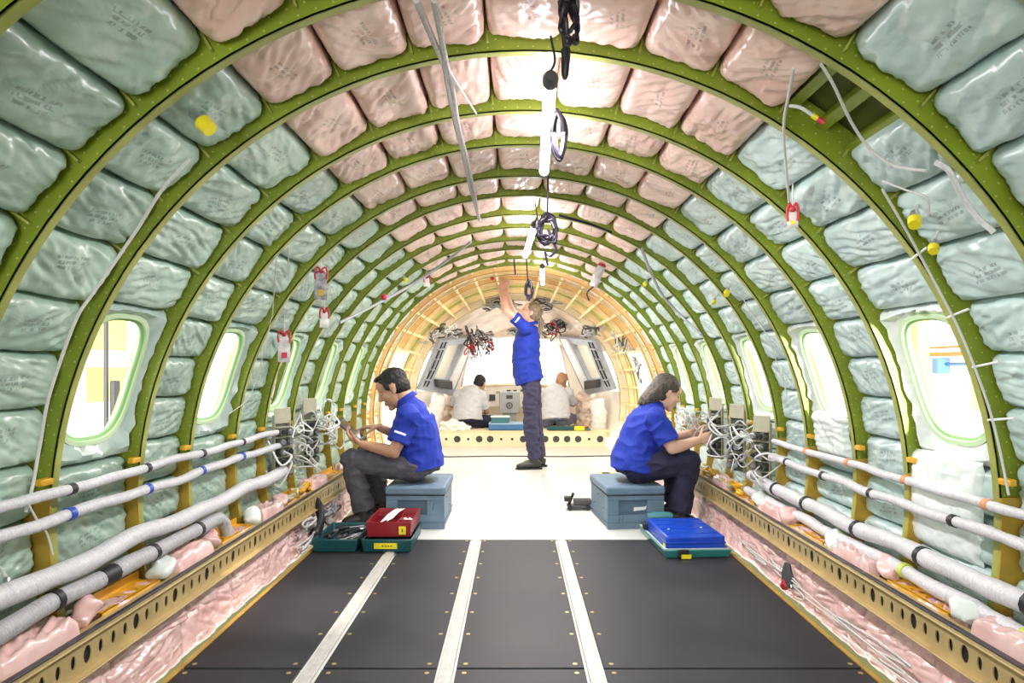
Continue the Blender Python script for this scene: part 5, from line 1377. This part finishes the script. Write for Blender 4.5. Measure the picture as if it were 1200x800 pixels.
cord('thin black cord dropping from the far end of the middle lamp', [pix(617, 303, 5.0), pix(618, 320, 5.05), pix(619, 335, 5.1)], .005)
cord('black cord coil hanging left of the farthest lamp', coil(pix(620, 340, 5.1), .025, .06, 5, [(0, 0, .05)], 6), .007)
# ropes running along the crown
for k, (x0, x1, nm) in enumerate(((488, 521, 'left'), (509, 524, 'right'))):
    pts = [pix(x0, 0, 1.58), pix(x0 + (x1 - x0) * .5, 40, 1.76), pix(x1, 78, 1.95), pix(x1 + 4 + 2 * k, 100, 2.08), pix(534 + 3 * k, 145, 2.42), pix(544 + 3 * k, 185, 2.82), pix(552 + 3 * k, 222, 3.32), pix(562, 258, 4.0)]
    cord('grey rope strand strung along the crown, the %s of two at the picture top' % nm, pts, .0085, 'rope', 'grey crown ropes')
cord('loose white string end tied to the grey ropes', [pix(524, 78, 1.95), pix(540, 105, 2.1), pix(558, 133, 2.3)], .0035, 'wire', None)
cord('long dark grey cable slung along the left upper frames', [wallpix(398, 378, 1.36), wallpix(430, 362, 1.34), wallpix(480, 335, 1.32), wallpix(520, 308, 1.33), wallpix(552, 283, 1.36)], .010, 'grey', None)
cord('long grey cable drooping along the right upper frames', [wallpix(752, 292, 1.37), wallpix(764, 322, 1.36), wallpix(778, 348, 1.36), wallpix(800, 372, 1.37), wallpix(822, 392, 1.375)], .010, 'grey', None)
cord('black cable crossing the crown in front of the farthest lamp', [wallpix(655, 252, 1.35), wallpix(690, 262, 1.34), wallpix(716, 272, 1.36)], .008, 'purple_black', None)
cord('black cable end hanging from crown above the raised hands', [pix(601, 282, 5.9), pix(602, 300, 5.9), pix(604, 322, 5.9)], .008, 'purple_black', None)

# --- loose wires, connectors, tags along the walls
def wallwire(label, pts, r, m='wire', rr=1.385, group=None):
    mb = MB(); mb.tube(smooth([wallpix(*p, rr) if len(p) == 2 else wallpix(*p) for p in pts]), r * .72, 7); return tag(mb.build('loose_wire', m), label, 'wire', group)
wallwire('white cable tied along the second full frame on the left wall', [(222, 186), (190, 222), (165, 262), (138, 302), (108, 345), (90, 372), (70, 425), (56, 470), (47, 520), (38, 570), (30, 600)], .0065, rr=1.380)
wallwire('thin white cable drooping behind the left conduits', [(33, 590), (45, 612), (55, 625), (62, 650)], .004, rr=1.36)
wallwire('white wire hanging from the open ceiling bay on the right', [(930, 80), (924, 112), (919, 140), (919, 170), (922, 205), (925, 240)], .006, rr=1.385)
w_ = thing('loose_wire', 'short white wire branch with red tip below the open ceiling bay', 'wire', wallpix(928, 125, 1.38))
mb = MB(); mb.tube(smooth([wallpix(926, 124, 1.385), wallpix(938, 126, 1.38), wallpix(952, 135, 1.38)]), .005, 7); mb.build('lead', 'wire', w_)
mb = MB(); mb.tube([wallpix(952, 135, 1.38), wallpix(958, 139, 1.38)], .007, 8); mb.build('yellow_sleeve', 'yellow', w_, label='yellow sleeve')
mb = MB(); mb.tube([wallpix(958, 139, 1.38), wallpix(966, 144, 1.38)], .007, 8); mb.build('red_tip', 'ribbon', w_, label='red tip')
wallwire('white wire curving from the open ceiling bay toward the nearest frame', [(962, 75), (976, 98), (992, 132), (1003, 152), (1020, 175), (1048, 194), (1085, 200)], .0055, rr=1.39)
wallwire('white wire crossing the blankets toward the yellow plug', [(1034, 212), (1060, 222), (1086, 232), (1088, 252)], .004, rr=1.395)
wallwire('thick white wire bundle curling down beside the nearest right frame', [(1096, 190), (1112, 200), (1125, 225), (1143, 252), (1165, 272)], .010, 'white_wrap', 1.37)
wallwire('thin white wire with ties running down the second right frame', [(1034, 222), (1062, 270), (1092, 325), (1120, 378), (1140, 425), (1158, 475), (1170, 520), (1182, 580)], .005, rr=1.380)
wallwire('white wire dropping over the third right frame', [(868, 345), (884, 372), (900, 395), (912, 430), (925, 470)], .004, rr=1.385)
wallwire('white string hanging over left blankets, the nearer of two', [(324, 298), (322, 330), (319, 372)], .003, rr=1.39)
wallwire('white string hanging over left blankets, the farther of two', [(338, 290), (338, 312), (338, 334)], .003, rr=1.39)
wallwire('white string trailing from the third left window frame', [(318, 372), (306, 425), (292, 465), (268, 485)], .0025, rr=1.385)
for k, (a, b) in enumerate((((1066, 305), (1086, 290)), ((1110, 372), (1135, 362)), ((1140, 430), (1170, 424)), ((1158, 492), (1188, 490)))):
    wallwire('white cable tie around the second right frame, ' + ORD[k + 1] + ' from the top', [a, ((a[0] + b[0]) / 2, (a[1] + b[1]) / 2), b], .005, 'white', 1.385, 'white ties on the right frame')
for k, (px, py, lab, sz) in enumerate(((237, 143, 'yellow connector plug hanging on upper left blankets near the camera', 1.2), (1072, 257, 'larger yellow connector plug hanging on upper right blankets', 1.0), (1094, 289, 'small yellow connector plug on right, below the larger one', .8),
                                    (852, 342, 'yellow connector plug on far right wall above the third window', .9), (837, 353, 'small yellow connector plug on far right wall, left of another', .7), (7, 688, 'yellow tape end low on the left wall at the picture edge', .8), (756, 332, 'small yellow connector plug high among the far right frames', .8), (475, 327, 'small yellow connector plug high among the far left frames', .9))):
    p = wallpix(px, py, 1.375); t = thing('connector_plug', lab, 'connector', p, 'yellow connector plugs'); ou = V((p.x, 0, p.z - AX)).normalized()
    d = V((.3 * (1 if p.x > 0 else -1), .5, .6)) if k else V((-.55, .1, .5)); d.normalize()
    mb = MB(); mb.tube([p - d * .026 * sz, p + d * .0 * sz, p + d * .004 * sz], [.016 * sz, .018 * sz, .014 * sz], 12); mb.build('yellow_cap', 'yellow', t, label='yellow cap')
    mb = MB(); mb.tube([p + d * .004 * sz, p + d * .03 * sz, p + d * .036 * sz], [.012 * sz, .012 * sz, .006 * sz], 12); mb.build('metal_shell', 'steel', t)
    mb = MB(); mb.tube(smooth([p + d * .034 * sz, p + d * .07 * sz + ou * .02, p + d * .12 * sz + ou * .05]), .004, 6); mb.build('lead', 'wire', t)
def tagged(label, px, py, r, w, h, m, ribbon, extra=None):
    p = wallpix(px, py, r); t = thing('tag_pouch', label, 'tag', p, 'hanging tags')
    sg = 1 if p.x > 0 else -1
    W = V((.9 * -sg, .35, 0)).normalized(); Nn = V((0, 0, 1)).cross(W)
    if Nn.y > 0: Nn = -Nn
    n = 8; rings = []
    for k in range(n + 1):
        f = k / n; hw = w / 2 * (.55 + .45 * min(1, f * 3)) ; th = .008 * math.sin(PI * f) + .002
        c = p + V((0, 0, -h * f)) + Nn * .006 * math.sin(k * 1.3)
        rings.append([c - W * hw, c + Nn * th, c + W * hw, c - Nn * th])
    mb = MB(); mb.loft(rings); mb.build('pouch', m, t, angle=60)
    for s in (-1, 1):
        q = p + Nn * .012
        mb = MB(); mb.tube(smooth([q, q + W * s * w * .3 + V((0, 0, .02)), q + W * s * w * .5 + V((0, 0, -.005)), q + W * s * w * .45 + V((0, 0, -.04))]), .0045, 6); mb.build('ribbon', ribbon, t, label='red ribbon')
    mb = MB(); mb.ell(p + Nn * .012, (.012, .010, .010), 8, 6); mb.build('knot', ribbon, t)
    mb = MB(); mb.tube([p, p + V((0, 0, .10))], .0025, 6); mb.build('string', 'wire', t)
    if extra:
        mb = MB(); mb.box(p + Nn * .012 + V((0, 0, -h * .75)), (w * .45, .004, h * .2), Matrix.Rotation(math.atan2(W.y, W.x), 3, 'Z')); mb.build('square_patch', extra, t)
tagged('clear pouch with red ribbon and dark red square on the left wall', 333, 392, 1.37, .06, .14, 'clear_bag', 'ribbon', 'ribbon')
tagged('grey clear bag of parts with red ribbon on the left frames', 376, 318, 1.36, .06, .14, 'bag_dark', 'ribbon', 'gold')
tagged('pale card tag with red ribbon hanging below the grey bag, left', 380, 365, 1.36, .05, .09, 'paper', 'ribbon')
tagged('pale yellow tag with bright red ribbon on upper right frame', 929, 246, 1.37, .035, .06, 'paper', 'red', 'yellow')
tagged('small white tag with red ribbon on far left upper frames', 500, 325, 1.36, .05, .07, 'paper', 'red')
t = thing('work_light', 'grey handheld work light with red cap hanging on far right frames', 'lamp', wallpix(700, 322, 1.33))
p = wallpix(700, 322, 1.32)
mb = MB(); mb.tube([p + V((.03, 0, .06)), p, p + V((-.03, 0, -.09))], [.032, .036, .030], 12); mb.build('body', 'clear_bag', t)
mb = MB(); mb.tube([p + V((.032, 0, .065)), p + V((.04, 0, .09))], [.034, .024], 12); mb.build('red_cap', 'red', t, label='red cap')
mb = MB(); mb.tube(smooth([p + V((-.03, 0, -.09)), p + V((-.08, 0, -.14)), p + V((-.06, 0, -.2))]), .006, 6); mb.build('cord', 'black', t)
for k, (px, py) in enumerate(((577, 326), (450, 348))):
    p = wallpix(px, py, 1.30) if k else pix(px, py, 7.0)
    tag(MB().ell(p, (.022, .022, .022), 12, 8).build('red_marker', 'red'), ('red ball marker next to the raised hands', 'red ball marker on the far left yellow frames')[k], 'marker')
# hanging clear film on the right wall under the windows
for k, (px, py, w, h, lab) in enumerate(((1102, 590, .42, .34, 'large hanging sheet of clear film under the nearest right window'), (970, 508, .36, .20, 'padded clear film bag under the second right window'))):
    p = wallpix(px, py, 1.405)
    me = blanket_mesh('clear_film', h, w * .85, .03, 7)
    ang = 90 + math.degrees(math.asin((AX - p.z) / 1.42))
    o = place_blanket(me, ang, p.y, 1.418, lab, cat='plastic film'); o.name = 'film_sheet'
# crumpled film scraps on the ledges
for k in range(10):
    sg = -1 if k < 5 else 1; yc = (2.02, 2.46, 2.87, 3.34, 3.72)[k % 5]; c = V((sg * 1.30, yc, .315))
    o = pad('film_scrap', '%s film scrap crumpled on the %s ledge, %s frame from the camera' % (('pink', 'white')[k % 2], ('left', 'right')[sg > 0], ORD[k % 5 + 1]), 'film scrap',
            [c + V((0, -.045, -.01)), c + V((sg * .012, 0, .015)), c + V((0, .04, .035))], [(.022, .03), (.030, .045), (.016, .028)], 'clear_film' if k % 2 else 'pink_plain', 'film scraps on the ledges', vox=.008, wr=.022)

# --- what stands in the hangar outside the windows
M_['h_white'] = mat('hangar_white', (.95, .94, .90), .6); M_['h_yellow'] = mat('hangar_yellow', (.95, .68, .20), .6, 0, .1, 2)
M_['h_beige'] = mat('hangar_beige', (.62, .54, .46), .7); M_['h_orange'] = mat('hangar_orange', (.85, .22, .06), .5)
M_['h_blue'] = mat('hangar_blue', (.10, .24, .50), .5); M_['h_dark'] = mat('hangar_dark', (.05, .05, .06), .5)
def outside(name, label, cat, a, b, m):
    mb = MB(); mb.box2(a, b); return tag(mb.build(name, m, bevel=.01), label, cat)
t = thing('scaffold', 'yellow and white work scaffold seen through the nearest left window', 'scaffold', (-3.2, 4.4, -1.5))
for nm, a, b, m in (('yellow_panel', (-3.6, 4.6, .75), (-3.55, 6.2, 1.7), 'h_yellow'), ('yellow_panel', (-3.6, 3.2, -.6), (-3.55, 4.3, 1.1), 'h_yellow'), ('white_post', (-3.4, 4.75, -1.5), (-3.2, 5.05, 2.6), 'h_white'), ('white_rail', (-3.3, 3.2, 1.05), (-3.2, 6.4, 1.18), 'h_white'),
                    ('dark_pole', (-3.10, 5.08, -1.5), (-3.07, 5.11, 2.6), 'h_dark'), ('pole_bracket', (-3.07, 5.11, .66), (-3.03, 5.19, .95), 'h_dark'), ('yellow_post', (-3.2, 4.3, -1.5), (-3.1, 4.45, .8), 'h_yellow')):
    mb = MB(); mb.box2(a, b); mb.build(nm, m, t, bevel=.01)
t = thing('scaffold', 'orange and blue work platform seen through the nearest right window', 'scaffold', (3.2, 4.6, -1.5))
for nm, a, b, m in (('yellow_post', (3.0, 5.15, -1.5), (3.1, 5.4, 2.4), 'h_yellow'), ('orange_beam', (3.1, 3.4, 1.13), (3.2, 5.3, 1.16), 'h_orange'), ('orange_beam', (3.1, 3.4, 1.19), (3.2, 5.3, 1.205), 'h_orange'), ('blue_beam', (3.15, 3.2, 1.06), (3.22, 5.05, 1.085), 'h_blue'), ('blue_bracket', (3.1, 5.06, 1.0), (3.2, 5.14, 1.12), 'h_blue'),
                    ('grey_post', (3.3, 4.75, -1.5), (3.4, 4.88, 2.4), 'h_beige'), ('beige_panel', (3.4, 4.6, .72), (3.45, 5.15, 1.04), 'h_beige'), ('pale_roof', (3.3, 4.0, 1.32), (3.4, 5.2, 1.5), 'h_beige')):
    mb = MB(); mb.box2(a, b); mb.build(nm, m, t, bevel=.01)
# ------------------------------------------------------------------ light
w = bpy.data.worlds.new('world'); scene.world = w; w.use_nodes = True
bg = w.node_tree.nodes['Background']; bg.inputs['Color'].default_value = (1.0, .98, .94, 1); bg.inputs['Strength'].default_value = 3.0
def area(name, loc, rot, size, power, col=(1, 1, 1), sy=None):
    l = bpy.data.lights.new(name, 'AREA'); l.energy = power; l.color = col; l.size = size
    if sy: l.shape = 'RECTANGLE'; l.size_y = sy
    o = bpy.data.objects.new(name, l); COL.objects.link(o); o.location = loc; o.rotation_euler = rot; return o
def point(name, loc, power, r=.1, col=(1, 1, 1)):
    l = bpy.data.lights.new(name, 'POINT'); l.energy = power; l.shadow_soft_size = r; l.color = col
    o = bpy.data.objects.new(name, l); COL.objects.link(o); o.location = loc; return o
scene.view_settings.view_transform = 'Standard'
scene.view_settings.look = 'None'
scene.view_settings.exposure = 0.15
area('tube_glow_near', (.10, 2.35, 1.80), (0, 0, 0), .06, 30, (1, .97, 1), 1.0)
area('tube_glow_mid', (.06, 4.4, 1.80), (0, 0, 0), .06, 30, (1, .98, .96), 1.0)
area('tube_glow_far', (.2, 6.0, 1.80), (0, 0, 0), .06, 28, (1, .98, .94), 1.0)
area('nose_fill', (0, 7.9, 1.80), (0, 0, 0), 1.2, 26, (1, .97, .90))  # unseen fill light, added to bleach the far white floor
area('cockpit_fill', (0, 9.6, 1.5), (R(-10), 0, 0), .8, 5, (1, .97, .9))  # unseen fill light, added to brighten the cockpit
area('rear_fill', (-.7, -1.2, 1.25), (R(90), 0, R(-34)), .8, 36, (1, 1, 1))  # unseen fill light added behind the camera, stronger on the right wall
point('window_fill_left', (-2.7, -2.5, 1.15), 5000, .25, (1, .96, .88))  # added light outside, so frames beside the left windows look daylit
point('window_fill_right', (2.7, -2.5, 1.15), 5000, .25, (1, .96, .88))  # same added light for the frames beside the right windows

def spot(name, loc, target, power, size, col, blend=.35):
    l = bpy.data.lights.new(name, 'SPOT'); l.energy = power; l.spot_size = size; l.spot_blend = blend; l.color = col; l.shadow_soft_size = .05
    o = bpy.data.objects.new(name, l); COL.objects.link(o); o.location = loc
    d = V(target) - V(loc); o.rotation_euler = d.to_track_quat('-Z', 'Y').to_euler(); return o
spot('floor_pool_left', (-.75, 2.8, 1.80), (-1.0, 3.0, 0), 200, R(26), (1, .86, .74), .7)  # added spot without a fixture, makes the light pool on the left boards
spot('floor_pool_right', (.80, 2.7, 1.80), (1.13, 3.0, 0), 190, R(26), (1, .86, .74), .7)  # added spot without a fixture, makes the pool on the right boards
